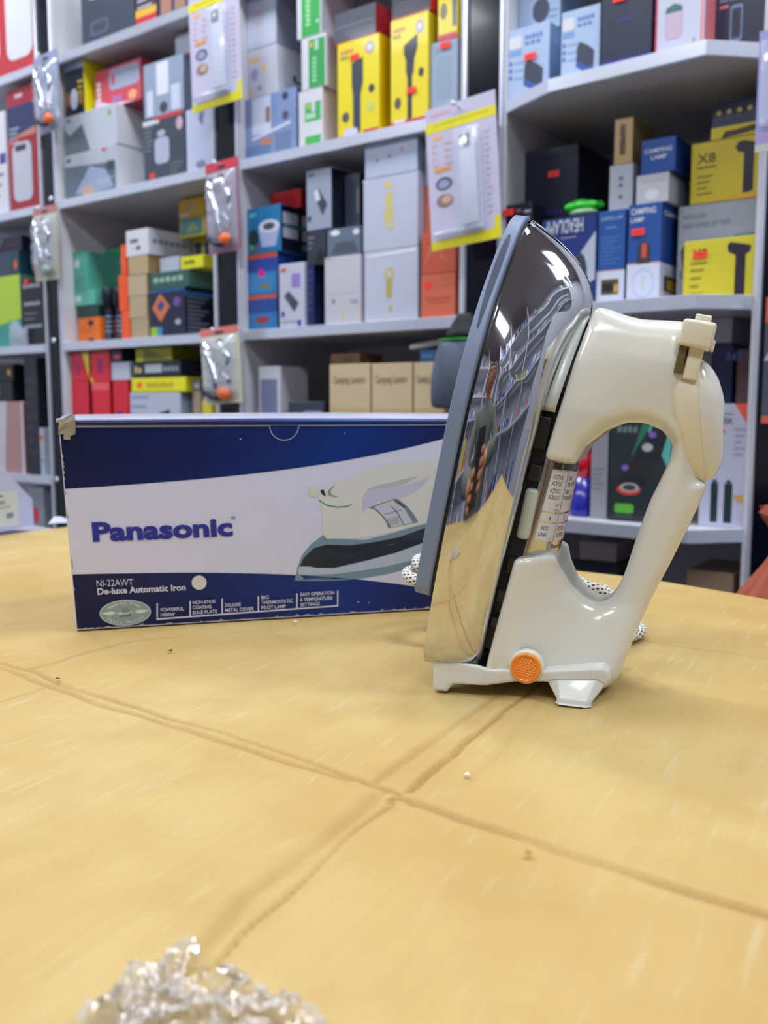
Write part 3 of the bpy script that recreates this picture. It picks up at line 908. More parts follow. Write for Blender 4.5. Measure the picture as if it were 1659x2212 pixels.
def cardboard_material():
    m = bpy.data.materials.new('tan_cardboard'); m.use_nodes = True
    nt = m.node_tree; b = nt.nodes['Principled BSDF']
    b.inputs['Roughness'].default_value = 0.62; b.inputs['Specular IOR Level'].default_value = 0.35
    at = nt.nodes.new('ShaderNodeAttribute'); at.attribute_name = 'wear'
    tc = nt.nodes.new('ShaderNodeTexCoord')
    def noise(sc, det, vec=None, rot=None, scl=None):
        n = nt.nodes.new('ShaderNodeTexNoise'); n.inputs['Scale'].default_value = sc; n.inputs['Detail'].default_value = det
        if rot is not None:
            mp = nt.nodes.new('ShaderNodeMapping'); mp.vector_type = 'TEXTURE'; mp.inputs['Rotation'].default_value = (0, 0, rot); mp.inputs['Scale'].default_value = scl
            nt.links.new(tc.outputs['Object'], mp.inputs['Vector']); nt.links.new(mp.outputs['Vector'], n.inputs['Vector'])
        else: nt.links.new(tc.outputs['Object'], n.inputs['Vector'])
        return n.outputs['Fac']
    def mix(f, a, c, fac=None):
        x = nt.nodes.new('ShaderNodeMix'); x.data_type = 'RGBA'
        nt.links.new(f, x.inputs[0])
        for i, s in ((6, a), (7, c)):
            if isinstance(s, tuple): x.inputs[i].default_value = s
            else: nt.links.new(s, x.inputs[i])
        return x.outputs[2]
    def ramp(f, p0, p1, v=1.0):
        r = nt.nodes.new('ShaderNodeMapRange'); r.inputs[1].default_value = p0; r.inputs[2].default_value = p1; r.inputs[4].default_value = v
        nt.links.new(f, r.inputs[0]); return r.outputs[0]
    big = mix(ramp(noise(5, 3), .35, .65), lin((199, 177, 120)), lin((186, 154, 90)))
    mid_ = mix(ramp(noise(22, 4), .42, .72, .6), big, lin((178, 146, 84)))
    strk = noise(230, 3, rot=math.atan2(0.872, 0.49), scl=(8, 1, 1))
    flute = noise(170, 2, rot=math.atan2(0.872, 0.49), scl=(40, 1, 1))
    mid_ = mix(ramp(flute, .42, .7, .30), mid_, lin((184, 152, 92)))
    s2 = mix(ramp(strk, .60, .76, .24), mid_, lin((216, 208, 184)))
    fib = mix(ramp(noise(1400, 2), .45, .8, .35), s2, lin((180, 146, 88)))
    w = mix(at.outputs['Fac'], fib, lin((150, 108, 56)))
    nt.links.new(w, b.inputs['Base Color'])
    bp = nt.nodes.new('ShaderNodeBump'); bp.inputs['Strength'].default_value = 0.35; bp.inputs['Distance'].default_value = 0.0003
    nt.links.new(noise(900, 3), bp.inputs['Height']); nt.links.new(bp.outputs['Normal'], b.inputs['Normal'])
    return m
sheet = np_mesh('cardboard_sheet', Vt, Ft, None, cardboard_material())
at = sheet.data.attributes.new('wear', 'FLOAT', 'POINT')
at.data.foreach_set('value', np.r_[WEAR.ravel(), np.zeros(n)].astype(np.float32))
tag(sheet, 'flattened tan cardboard carton with crossing fold lines covering the counter', 'cardboard')

# counter below
ct = empty('shop_counter', loc=(0, 0, -0.9))
tag(ct, 'display counter with white top under the cardboard', 'counter')
def poly_prism(name, pts, z0, z1, parent, m):
    n = len(pts)
    V = [(x, y, z0) for x, y in pts] + [(x, y, z1) for x, y in pts]
    F = [tuple(range(n - 1, -1, -1)), tuple(range(n, 2 * n))] + [(i, (i + 1) % n, n + (i + 1) % n, n + i) for i in range(n)]
    return mesh(name, V, F, parent, m)
cpts = [(-0.85, -0.03), (0.425, -0.03), (0.425, 0.30), (0.40, 0.50), (0.27, 0.66), (0.15, 0.78), (-0.10, 0.925), (-0.40, 1.13), (-0.46, 1.18), (-0.85, 1.18)]
poly_prism('counter_top', cpts, 0.9 - TH - 0.022, 0.9 - TH - 0.0005, ct, mat((212, 214, 226), 0.25, coat=0.3, name='white_counter'))
ins = [(x * 0.97 - 0.0, y * 0.96 + 0.01) for x, y in cpts]
poly_prism('counter_body', ins, 0.0, 0.9 - TH - 0.022, ct, mat((58, 56, 64), 0.4, name='dark_counter_body'))

# ------------------------------------------------------------------ packaging box of the iron
bl = table_pt(165, 1362); br = table_pt(930, 1316)
dv = br - bl; dv[2] = 0; dv /= np.linalg.norm(dv)
nv = np.array([-dv[1], dv[0], 0])
BLN, BH, BD = 0.315, 0.1312, 0.118
ang = math.atan2(dv[1], dv[0])
bxm = Matrix.Rotation(ang, 4, 'Z'); bxm.translation = Vector((bl[0], bl[1], 0.0004))
pbox = empty('packaging_box', mtx=bxm)
tag(pbox, 'navy and white packaging box of the iron with torn top corner', 'box')
NAVY = (3, 24, 84)
def navy_material():
    m = mat(NAVY, 0.4, coat=0.12, grain=0.25, name='navy_print', scale=9, spec=0.3)
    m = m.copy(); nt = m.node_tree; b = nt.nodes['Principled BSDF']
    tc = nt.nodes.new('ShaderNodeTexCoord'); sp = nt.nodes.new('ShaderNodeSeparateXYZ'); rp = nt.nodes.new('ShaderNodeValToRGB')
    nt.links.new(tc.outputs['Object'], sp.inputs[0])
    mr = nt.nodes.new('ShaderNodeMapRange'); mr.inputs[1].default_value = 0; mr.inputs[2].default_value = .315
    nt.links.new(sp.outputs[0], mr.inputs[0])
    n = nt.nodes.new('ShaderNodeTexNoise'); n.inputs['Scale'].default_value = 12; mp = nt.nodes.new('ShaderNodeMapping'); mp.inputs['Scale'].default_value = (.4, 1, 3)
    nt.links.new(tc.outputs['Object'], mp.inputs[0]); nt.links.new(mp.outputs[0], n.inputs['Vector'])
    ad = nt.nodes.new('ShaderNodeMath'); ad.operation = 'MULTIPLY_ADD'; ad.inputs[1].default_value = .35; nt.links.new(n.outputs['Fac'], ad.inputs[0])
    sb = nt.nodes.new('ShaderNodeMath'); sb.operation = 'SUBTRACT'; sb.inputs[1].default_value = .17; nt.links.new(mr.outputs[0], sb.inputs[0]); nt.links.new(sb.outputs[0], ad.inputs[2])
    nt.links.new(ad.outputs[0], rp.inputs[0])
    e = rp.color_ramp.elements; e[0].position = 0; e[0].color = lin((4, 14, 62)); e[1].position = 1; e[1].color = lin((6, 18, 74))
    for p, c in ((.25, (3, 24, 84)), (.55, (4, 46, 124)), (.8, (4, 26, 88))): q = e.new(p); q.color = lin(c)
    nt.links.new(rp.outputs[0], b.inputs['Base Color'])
    return m
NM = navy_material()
WHT = mat((204, 206, 228), 0.38, coat=0.25, grain=0.01, name='white_print')
KRAFT = mat((160, 150, 130), 0.8, grain=0.1, name='raw_board')
# body with slightly bulged panels; left edge leans out towards the top
def body():
    V, F, idx = [], [], []
    NXb, NZb = 24, 12
    def P(x, z, y):
        lean = -0.006 * (z / BH) * (1 - x / BLN)
        return (x + lean, y - 0.0012 * math.sin(math.pi * x / BLN) * math.sin(math.pi * z / BH) * (1 if y < BD / 2 else -1), z)
    for y in (0, BD):
        for j in range(NZb + 1):
            for i in range(NXb + 1): V.append(P(BLN * i / NXb, BH * j / NZb, y))
    o = (NXb + 1) * (NZb + 1)
    for j in range(NZb):
        for i in range(NXb):
            a = j * (NXb + 1) + i
            F.append((a, a + 1, a + NXb + 2, a + NXb + 1)); F.append((o + a, o + a + NXb + 1, o + a + NXb + 2, o + a + 1))
    for j in range(NZb):
        a = j * (NXb + 1); F.append((a, a + NXb + 1, o + a + NXb + 1, o + a))
        a = j * (NXb + 1) + NXb; F.append((a, o + a, o + a + NXb + 1, a + NXb + 1))
    for i in range(NXb):
        F.append((i, o + i, o + i + 1, i + 1))
        a = NZb * (NXb + 1) + i; F.append((a, a + 1, o + a + 1, o + a))
    return mesh('carton_body', V, F, pbox, WHT, False), P
cb_, BP = body()
pr = Print(lambda x, y, l: (lambda p: (p[0], p[1] - 0.0001 - 0.000012 * l, p[2]))(BP(x, y, 0)), 0.3, coat=0.3)
def bp(px, py):
    q = hit(px, py, nv, bl) - bl
    x, z = float(q @ dv), float(q[2]) - 0.0004
    return (x + 0.006 * (z / BH) * (1 - x / BLN), z)
NAV = NM
def strip_poly(top, bot, c):
    """quads between two curves sampled at the same x"""
    P, Fq = [], []
    for a, b in zip(top, bot): P += [a, b]
    for i in range(len(top) - 1): Fq.append((2 * i + 1, 2 * i + 3, 2 * i + 2, 2 * i))
    pr.add(P, Fq, c)
xsb = np.linspace(0.0006, BLN - 0.0006, 40)
cu1 = [bp(*p) for p in ((141, 1056), (359, 1041), (515, 1026), (670, 1007), (826, 979), (950, 950))]
cu2 = [bp(*p) for p in ((154, 1241), (359, 1237), (541, 1238), (670, 1244), (774, 1251), (898, 1267))]
e1 = np.polyfit([p[0] for p in cu1], [p[1] for p in cu1], 3); e2 = np.polyfit([p[0] for p in cu2], [p[1] for p in cu2], 3)
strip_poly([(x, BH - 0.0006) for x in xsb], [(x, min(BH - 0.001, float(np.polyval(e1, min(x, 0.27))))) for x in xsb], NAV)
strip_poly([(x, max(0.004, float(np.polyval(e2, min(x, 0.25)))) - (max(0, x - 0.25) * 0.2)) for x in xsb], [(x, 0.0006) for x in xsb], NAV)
# picture of the iron on the box
def pp(pts, c): pr.poly([bp(*p) for p in pts], c)
def zc(pts): return [(640 + x / 5.184, 1040 + y / 5.184) for x, y in pts]
SILV = (150, 168, 184)
pp(zc([(10, 960), (60, 820), (160, 700), (290, 600), (420, 640), (760, 650), (1020, 590), (1440, 470), (1700, 400), (1700, 830), (1300, 960), (1000, 1040), (700, 1090), (400, 1110), (100, 1112), (-20, 1108)]), (112, 138, 156))
pp(zc([(15, 1000), (40, 940), (150, 950), (220, 965), (420, 968), (760, 890), (1100, 800), (1500, 660), (1700, 580), (1700, 760), (1300, 880), (1000, 950), (700, 1000), (420, 1035), (160, 1045), (30, 1040)]), (170, 184, 204))
pp(zc([(35, 950), (80, 850), (190, 745), (330, 705), (620, 712), (900, 670), (1150, 620), (1430, 520), (1700, 430), (1700, 570), (1400, 690), (1100, 800), (760, 890), (420, 965), (220, 965), (150, 950)]), (24, 36, 50))
pp(zc([(60, 1100), (75, 1085), (420, 1065), (440, 1072), (380, 1088), (100, 1102)]), (70, 92, 110))
pp(zc([(340, 640), (320, 620), (300, 590), (285, 560), (295, 420), (270, 300), (245, 200), (250, 120), (300, 60), (420, 20), (560, -30), (740, -110), (1000, -190), (1250, -215), (1500, -235), (1640, -250), (1640, 300), (1450, 470), (1020, 575), (700, 632), (420, 636)]), (206, 208, 206))
pp(zc([(740, 345), (735, 260), (760, 150), (800, 95), (880, 70), (1050, 70), (1200, 45), (1350, 0), (1490, -60), (1420, 40), (1300, 130), (1150, 185), (1000, 200), (880, 235), (800, 280), (760, 320)]), (184, 186, 212))
pp(zc([(740, 345), (733, 300), (745, 180), (790, 85), (900, 40), (1060, 10), (1200, -30), (1350, -60), (1340, -40), (1200, 30), (1050, 62), (880, 66), (795, 92), (758, 150), (732, 262)]), (176, 180, 180))
pp(zc([(250, 195), (330, 255), (450, 278), (560, 270), (615, 250), (614, 262), (560, 284), (450, 294), (330, 270), (255, 218)]), (84, 124, 108))
pp(zc([(150, 60), (240, 70), (245, 150), (230, 178), (150, 165), (133, 140), (138, 80)]), (206, 202, 192))
pp(zc([(350, 100), (420, 40), (430, 44), (380, 95), (385, 140), (440, 165), (475, 175), (400, 170), (350, 145)]), (140, 132, 128))
pp(zc([(265, 95), (300, 85), (325, 150), (325, 165), (290, 150), (268, 120)]), (44, 50, 48))
pp(zc([(800, 290), (1090, 190), (1140, 200), (1230, 270), (1300, 350), (1365, 455), (1025, 520), (1000, 450), (940, 370), (870, 310)]), (108, 124, 130))
pp(zc([(860, 285), (1080, 205), (1130, 225), (1210, 310), (1300, 460), (1060, 510), (1010, 430), (940, 350), (890, 305)]), (188, 190, 206))
for q in ([(970, 370), (1180, 310), (1182, 316), (972, 376)], [(1055, 270), (1120, 330), (1205, 478), (1195, 480), (1110, 335), (1048, 274)]): pp(zc(q), (70, 80, 84))
for k in range(5):
    for r_ in range(4):
        x, y = 1010 + 28 * k, 420 + r_ * 22 - 6 * k
        pp(zc([(x, y), (x + 20, y - 4), (x + 21, y + 3), (x + 1, y + 7)]), (120, 126, 140))
pp(zc([(1085, 212), (1110, 208), (1218, 280), (1200, 292)]), (64, 72, 76))
# writing
def btext(s, px0, py0, px1, py1, hpx, c, bold=0.0, shear=0.0):
    p0, p1 = bp(px0, py0), bp(px1, py1)
    an = math.atan2(p1[1] - p0[1], p1[0] - p0[0]); pt = bp(px0, py0 - hpx)
    pr.text(s, p0[0], p0[1], pt[1] - p0[1], c, w=math.hypot(p1[0] - p0[0], p1[1] - p0[1]), bold=bold, ang=an, shear=shear)
BLU = (4, 30, 142); PW = (196, 200, 220)
btext('Panasonic', 201, 1168, 503, 1155, 40, BLU, bold=0.042)
btext('®', 498, 1122, 509, 1121.5, 7.5, BLU)
btext('NI-22AWT', 209, 1267, 288, 1264, 15, PW, 0.0)
btext('De-luxe Automatic Iron', 211, 1284, 401, 1274, 14, PW, 0.03)
cx_, cy_ = bp(430, 1258); e0 = bp(446, 1258)
pr.ell(cx_, cy_, e0[0] - cx_, e0[0] - cx_, (206, 204, 204), 32)
ec = bp(271, 1323); ex_ = bp(326, 1318)[0] - ec[0]; ey_ = abs(bp(271, 1295)[1] - ec[1])
pr.ell(*ec, ex_, ey_, (176, 192, 196), 40); pr.ell(*ec, ex_ * .95, ey_ * .92, (136, 152, 152), 40)
pp([(217, 1325), (240, 1320), (252, 1323), (240, 1329)], (206, 212, 214)); pp([(325, 1318), (302, 1316), (290, 1320), (302, 1325)], (206, 212, 214))
pp([(257, 1333), (262, 1319), (283, 1318), (285, 1331)], (92, 112, 110)); pp([(262, 1320), (265, 1312), (276, 1311), (280, 1318)], (120, 138, 138))
btext('HEAVY', 255, 1328, 287, 1326, 6, (214, 220, 218), 0.03)
def arc_text(s, r, a0, a1, hgt, flip):
    n = len(s)
    for i, ch in enumerate(s):
        if ch == ' ': continue
        a = a0 + (a1 - a0) * (i + .5) / n
        x, y = ec[0] + ex_ * r * math.cos(a), ec[1] + ey_ * r * math.sin(a)
        an = math.atan2(-ex_ * math.sin(a), ey_ * math.cos(a))
        t = math.atan2(ey_ * math.cos(a), -ex_ * math.sin(a)) + (0 if flip else math.pi)
        pr.text(ch, x, y, hgt, (206, 212, 216), ang=t, anchor='c', bold=0.02)
arc_text('Powerful Press', 0.66, math.radians(152), math.radians(30), 0.0020, False)
arc_text('Heavy Weight', 0.84, math.radians(212), math.radians(330), 0.0020, True)
rows_ = [(338, 341, 1302, ['POWERFUL', '1000W'], 347, 1330, 50), (409, 412, 1297, ['NON-STICK', 'COATING', 'SOLE PLATE'], 416, 1326, 52), (478, 481, 1292, ['DELUXE', 'METAL COVER'], 486, 1318, 62), (556, 559, 1287, ['BIG', 'THERMOSTATIC', 'PILOT LAMP'], 564, 1316, 68), (639, 642, 1281, ['EASY OPERATION', '6 TEMPERATURE', 'SETTINGS'], 648, 1311, 72)]
wid = {'POWERFUL': 50, '1000W': 31, 'NON-STICK': 50, 'COATING': 41, 'SOLE PLATE': 53, 'DELUXE': 34, 'METAL COVER': 62, 'BIG': 16, 'THERMOSTATIC': 68, 'PILOT LAMP': 53, 'EASY OPERATION': 73, '6 TEMPERATURE': 69, 'SETTINGS': 42}
def base_y(x): return 1337 + (x - 338) * (1308 - 1337) / (730 - 338)
for (xa, xb, yt, lines, tx, ty, w_) in rows_:
    pp([(xa, yt), (xb, yt), (xb, base_y(xb)), (xa, base_y(xa))], PW)
    y = base_y(tx) - 5
    for s in lines[::-1]:
        btext(s, tx, y, tx + wid[s], y - wid[s] * 0.06, 7.6, PW, 0.02)
        y -= 11.0
pp([(727, 1275), (730, 1275), (730, 1308), (727, 1308)], PW)
pp([(338, 1335), (730, 1306), (730, 1309), (338, 1338.5)], PW)
for (x, y, r_) in ((773, 1299, 2.2), (796, 1301, 1.6), (519, 948, 1.8), (743, 935, 1.4)): 
    q = bp(x, y); pr.ell(q[0], q[1], r_ * .00028, r_ * .00028, (176, 170, 170), 8)
# scuffed edges
rs = random.Random(3)
for i in range(46):
    x = rs.uniform(0.001, BLN * .8); w_ = rs.uniform(.001, .006)
    pr.poly([(x, 0.0008), (x + w_, 0.0008), (x + w_ * .7, 0.0008 + rs.uniform(.0004, .0016)), (x + w_ * .2, 0.0014)], (150, 150, 160) if i % 3 else (24, 26, 60))
for i in range(12):
    z = rs.uniform(0.003, BH * .95)
    pr.poly([(0.0007, z), (0.0016, z + .001), (0.0008, z + rs.uniform(.002, .005))], (150, 146, 150))
fp = pr.build('printed_front', pbox)
# lid: tucked front flap line, half-round thumb notch, slightly raised top
zt = BH
LT = []
def lean_x(x): return x - 0.006 * (1 - x / BLN)
def lid():
    V, F = [], []
    n = 30
    for j, (y, dz) in enumerate([(-0.0006, 0.0004), (-0.0004, 0.0022), (0.002, 0.0036), (0.03, 0.0056), (0.07, 0.0064), (BD - 0.004, 0.0060), (BD, 0.0045)]):
        for i in range(n + 1):
            x = BLN * i / n
            V.append((lean_x(x), y, zt + dz + (0.0012 * math.sin(3.0 * x / BLN) if 0 < j < 6 else 0) - 0.0016 * max(0, (x - 0.02)) / BLN * (j < 3)))
    for j in range(6):
        for i in range(n):
            a = j * (n + 1) + i; F.append((a, a + 1, a + n + 2, a + n + 1))
    o = mesh('lid', V, F, pbox, [NM, mat((176, 180, 204), 0.35, coat=0.3, grain=0.15, name='lid_print', scale=30), KRAFT], True)
    o.data.polygons.foreach_set('material_index', [0 if (k // n) < 2 else 1 for k in range(len(F))])
    s_ = o.modifiers.new('thick', 'SOLIDIFY'); s_.thickness = 0.0012; s_.material_offset = 0
    return o
lid()
pr = Print(lambda x, y, l: (lean_x(x), -0.0012 - 0.00005 * l, y), 0.5)
# raw board line under the lid with the notch
nc = bp(613, 918); nr = bp(645, 918)[0] - nc[0]
L0, L1 = nc[0] - nr, nc[0] + nr
pr.rect(0.002, BH - 0.0011, L0, BH - 0.0003, (132, 132, 140)); pr.rect(L1, BH - 0.0011, BLN - .002, BH - 0.0003, (132, 132, 140))
na = [(nc[0] + nr * math.cos(t), BH - 0.0007 + nr * 1.02 * math.sin(t)) for t in np.linspace(math.pi, 2 * math.pi, 24)]
P_, F_ = [], []
for k, p in enumerate(na):
    c = (nc[0], BH - 0.0007); s_ = 0.94
    P_ += [p, (c[0] + (p[0] - c[0]) * s_, c[1] + (p[1] - c[1]) * s_)]
for k in range(len(na) - 1): F_.append((2 * k, 2 * k + 2, 2 * k + 3, 2 * k + 1))
pr.add(P_, F_, (158, 158, 176))
pr.build('notch_edge', pbox)
# torn corner: crumpled raw board plies at the top left
for k in range(5):
    bm = bmesh.new(); r_ = random.Random(k)
    V = []
    for j in range(5):
        for i in range(4):
            V.append(bm.verts.new((-0.0085 + 0.0042 * i + r_.uniform(-.001, .001), -0.0024 + 0.0012 * k + r_.uniform(-.0007, .0007), BH - 0.0105 + 0.0036 * j + r_.uniform(-.001, .001) + (0.0016 * i if j > 2 else 0))))
    for j in range(4):
        for i in range(3):
            if j == 0 and i != 1: continue
            bm.faces.new((V[j * 4 + i], V[j * 4 + i + 1], V[j * 4 + i + 5], V[j * 4 + i + 4]))
    o = bm_obj('torn_corner', bm, pbox, mat((150, 142, 122), 0.85, grain=0.14, name='torn_board'), False)
    s_ = o.modifiers.new('thick', 'SOLIDIFY'); s_.thickness = 0.0005
    o.scale = (0.75, 1, 0.8); o.location = (0.0005, 0.001, BH * 0.2)
bmc = bmesh.new()
box_bm(bmc, -0.0075, 0.004, -0.001, 0.008, BH + 0.002, BH + 0.0045, 0.0008)
bm_obj('lid_corner', bmc, pbox, mat((172, 168, 152), 0.8, grain=0.1, name='lid_board'))

# ------------------------------------------------------------------ crumpled clear wrapper in the foreground
def film_material():
    m = bpy.data.materials.new('clear_film'); m.use_nodes = True
    nt = m.node_tree; nt.nodes.clear()
    o_ = nt.nodes.new('ShaderNodeOutputMaterial'); mx = nt.nodes.new('ShaderNodeMixShader')
    tr = nt.nodes.new('ShaderNodeBsdfTransparent'); gl = nt.nodes.new('ShaderNodeBsdfGlossy'); lw = nt.nodes.new('ShaderNodeLayerWeight')
    tr.inputs[0].default_value = (.95, .95, .97, 1); gl.inputs['Color'].default_value = (.97, .97, 1, 1); gl.inputs['Roughness'].default_value = .14
    lw.inputs['Blend'].default_value = .42
    mr = nt.nodes.new('ShaderNodeMapRange'); mr.inputs[3].default_value = .10; mr.inputs[4].default_value = .9
    nt.links.new(lw.outputs['Fresnel'], mr.inputs[0]); nt.links.new(mr.outputs[0], mx.inputs[0])
    df = nt.nodes.new('ShaderNodeBsdfTranslucent'); d2 = nt.nodes.new('ShaderNodeBsdfDiffuse'); a1 = nt.nodes.new('ShaderNodeMixShader'); a2 = nt.nodes.new('ShaderNodeMixShader')
    df.inputs[0].default_value = (.95, .95, 1, 1); d2.inputs[0].default_value = (.95, .95, 1, 1)
    a1.inputs[0].default_value = .5; nt.links.new(df.outputs[0], a1.inputs[1]); nt.links.new(d2.outputs[0], a1.inputs[2])
    fw = nt.nodes.new('ShaderNodeMapRange'); fw.inputs[1].default_value = .15; fw.inputs[2].default_value = .7; fw.inputs[3].default_value = .04; fw.inputs[4].default_value = .8
    nt.links.new(lw.outputs['Facing'], fw.inputs[0]); nt.links.new(fw.outputs[0], a2.inputs[0])
    nt.links.new(tr.outputs[0], a2.inputs[1]); nt.links.new(a1.outputs[0], a2.inputs[2]); tr = a2
    nt.links.new(tr.outputs[0], mx.inputs[1]); nt.links.new(gl.outputs[0], mx.inputs[2]); nt.links.new(mx.outputs[0], o_.inputs[0])
    return m
cp = pl([(165, 2200), (300, 2105), (425, 2050), (432, 2095), (470, 2100), (600, 2165), (690, 2200), (740, 2260), (430, 2330), (150, 2280)])
cx0 = np.mean([p[0] for p in cp]); cy0 = np.mean([p[1] for p in cp])
NXp, NYp = 90, 70
x0, x1 = min(p[0] for p in cp), max(p[0] for p in cp); y0, y1 = min(p[1] for p in cp), max(p[1] for p in cp)
Vp, okp = [], []
Xp, Yp = np.meshgrid(np.linspace(x0, x1, NXp), np.linspace(y0, y1, NYp), indexing='ij')
sd = poly_sdf(Xp, Yp, cp)
# notch between the two lobes
q0 = table_pt(440, 2110); q1 = table_pt(420, 2230)
def rid(X, Y, s, seed):
    n = vnoise(X, Y, s, seed); return 1 - np.abs(2 * n - 1)
hgt = 0.0050 * rid(Xp, Yp, 120, 31) ** 3 + 0.0030 * rid(Xp + .3, Yp, 260, 32) ** 2 + 0.0004 * vnoise(Xp, Yp, 900, 33)
edge = np.clip(-sd / 0.006, 0, 1)
hgt = hgt * (0.5 + 0.5 * edge) + 0.0012
jx = (vnoise(Xp, Yp, 500, 34) - .5) * 0.0022; jy = (vnoise(Xp, Yp, 500, 35) - .5) * 0.0022
Vp = np.stack([(Xp + jx).ravel(), (Yp + jy).ravel(), hgt.ravel()], 1)
cut = np.hypot(Xp - q0[0], (Yp - (q0[1])) * .6) > 0.0035
inside = (sd < (vnoise(Xp, Yp, 350, 36) - .6) * 0.004) & cut
Fp = []
for i in range(NXp - 1):
    for j in range(NYp - 1):
        if inside[i, j] and inside[i + 1, j] and inside[i, j + 1] and inside[i + 1, j + 1]:
            a = i * NYp + j; Fp.append((a, a + NYp, a + NYp + 1, a + 1))
used = sorted({v for f_ in Fp for v in f_}); rm = {v: k for k, v in enumerate(used)}
wrap = mesh('clear_wrapper', Vp[used] - np.array([cx0, cy0, 0]), [tuple(rm[v] for v in f_) for f_ in Fp], None, film_material(), True)
wrap.location = (cx0, cy0, 0.0)
tag(wrap, 'crumpled clear plastic wrapper lying on the cardboard near the viewer', 'wrapper')
# crumbs on the cardboard
for i, (px, py, c, r_) in enumerate([(369, 1409, (50, 56, 50), .0011), (1010, 1678, (226, 224, 220), .0012), (1140, 1848, (196, 140, 70), .0013), (637, 1346, (220, 220, 225), .0012), (125, 1470, (60, 60, 60), .0009)]):
    q = table_pt(px, py)
    bm = bmesh.new(); bmesh.ops.create_icosphere(bm, subdivisions=2, radius=r_)
    for v in bm.verts: v.co *= 1 + 0.35 * math.sin(v.co.x * 4000 + i) ; v.co.z *= .45
    o = bm_obj('crumb', bm, None, mat(c, 0.7, name='crumb')); o.location = (q[0], q[1], 0.0012)
    tag(o, ['dark crumb on the cardboard in front of the packaging box', 'white crumb on the cardboard near the crossing folds', 'brown crumb on the cardboard below the front fold', 'white crumb just below the edge of the packaging box', 'tiny dark fleck on the long fold at the far side'][i], 'crumb', 'crumbs on the cardboard')
# ------------------------------------------------------------------ packages on the shelves
W_, K_, R_, Y_ = (214, 216, 226), (24, 26, 38), (196, 38, 50), (226, 196, 22)
GR, DG, LG = (120, 128, 142), (62, 68, 82), (176, 182, 198)
KR, OR, NV, BL = (190, 160, 118), (232, 96, 34), (22, 34, 78), (30, 82, 158)
TAGC = (250, 62, 50)
ALLBOX = []
LEGIBLE = {'CAMPING', 'LAMP', 'CAMPING LAMP', 'X8', 'Camping Lantern', 'WIRELESS', 'HIGH SPEED JET FAN', 'Printer', 'Mini', 'DUSK', 'NVR', 'DVR'}
def prints(pr, w, h, items):
    for it in items:
        k = it[0]
        if k == 'r': pr.rect(it[1] * w, it[2] * h, it[3] * w, it[4] * h, it[5])
        elif k == 'e': pr.ell(it[1] * w, it[2] * h, it[3] * w, it[4] * h, it[5], 20)
        elif k == 'o':                       # rounded rectangle
            x0, y0, x1, y1, c = it[1] * w, it[2] * h, it[3] * w, it[4] * h, it[5]
            r = min(x1 - x0, y1 - y0) * .25; P = []
            for cx, cy, a in ((x1 - r, y1 - r, 0), (x0 + r, y1 - r, 90), (x0 + r, y0 + r, 180), (x1 - r, y0 + r, 270)):
                for q in range(5): P.append((cx + r * math.cos(math.radians(a + q * 22.5)), cy + r * math.sin(math.radians(a + q * 22.5))))
            pr.poly(P, c)
        elif k == 'p': pr.poly([(a * w, b * h) for a, b in it[1]], it[2])
        elif k in 'tv' and it[1] not in LEGIBLE:      # lettering too small or blurred to read: one small block a letter
            x, y, hh = it[2] * w, it[3] * h, it[4] * (h if k == 't' else w)
            tw = it[6] * (w if k == 't' else h) if len(it) > 6 else hh * .62 * len(it[1])
            st_ = tw / len(it[1]); P, Fq = [], []
            for i_, ch in enumerate(it[1]):
                if ch == ' ': continue
                a, b_ = i_ * st_, (i_ + .72) * st_
                q_ = [(a, 0), (b_, 0), (b_, hh * (1 if ch.isupper() or ch in 'lkt' else .75)), (a, hh * (.8 if i_ % 2 else 1))]
                q_ = [(x + u_, y + v_) if k == 't' else (x - v_, y + u_) for u_, v_ in q_]
                n_ = len(P); P += q_; Fq.append((n_, n_ + 1, n_ + 2, n_ + 3))
            pr.add(P, Fq, it[5])
        elif k == 't': pr.text(it[1], it[2] * w, it[3] * h, it[4] * h, it[5], w=it[6] * w if len(it) > 6 else None, bold=0.015)
        elif k == 'v': pr.text(it[1], it[2] * w, it[3] * h, it[4] * w, it[5], w=it[6] * h, ang=math.pi / 2, bold=0.015)
        elif k == 'l':                       # a few lines of small print
            x0, y0, x1, y1, n, c = it[1:]
            for q in range(n):
                y = y1 - (y1 - y0) * q / max(1, n - 1) if n > 1 else y1
                hh = (y1 - y0) / max(1, n) * .45
                pr.rect(x0 * w, (y - hh / 2) * h, (x0 + (x1 - x0) * (1 - .18 * (q % 3))) * w, (y + hh / 2) * h, c)
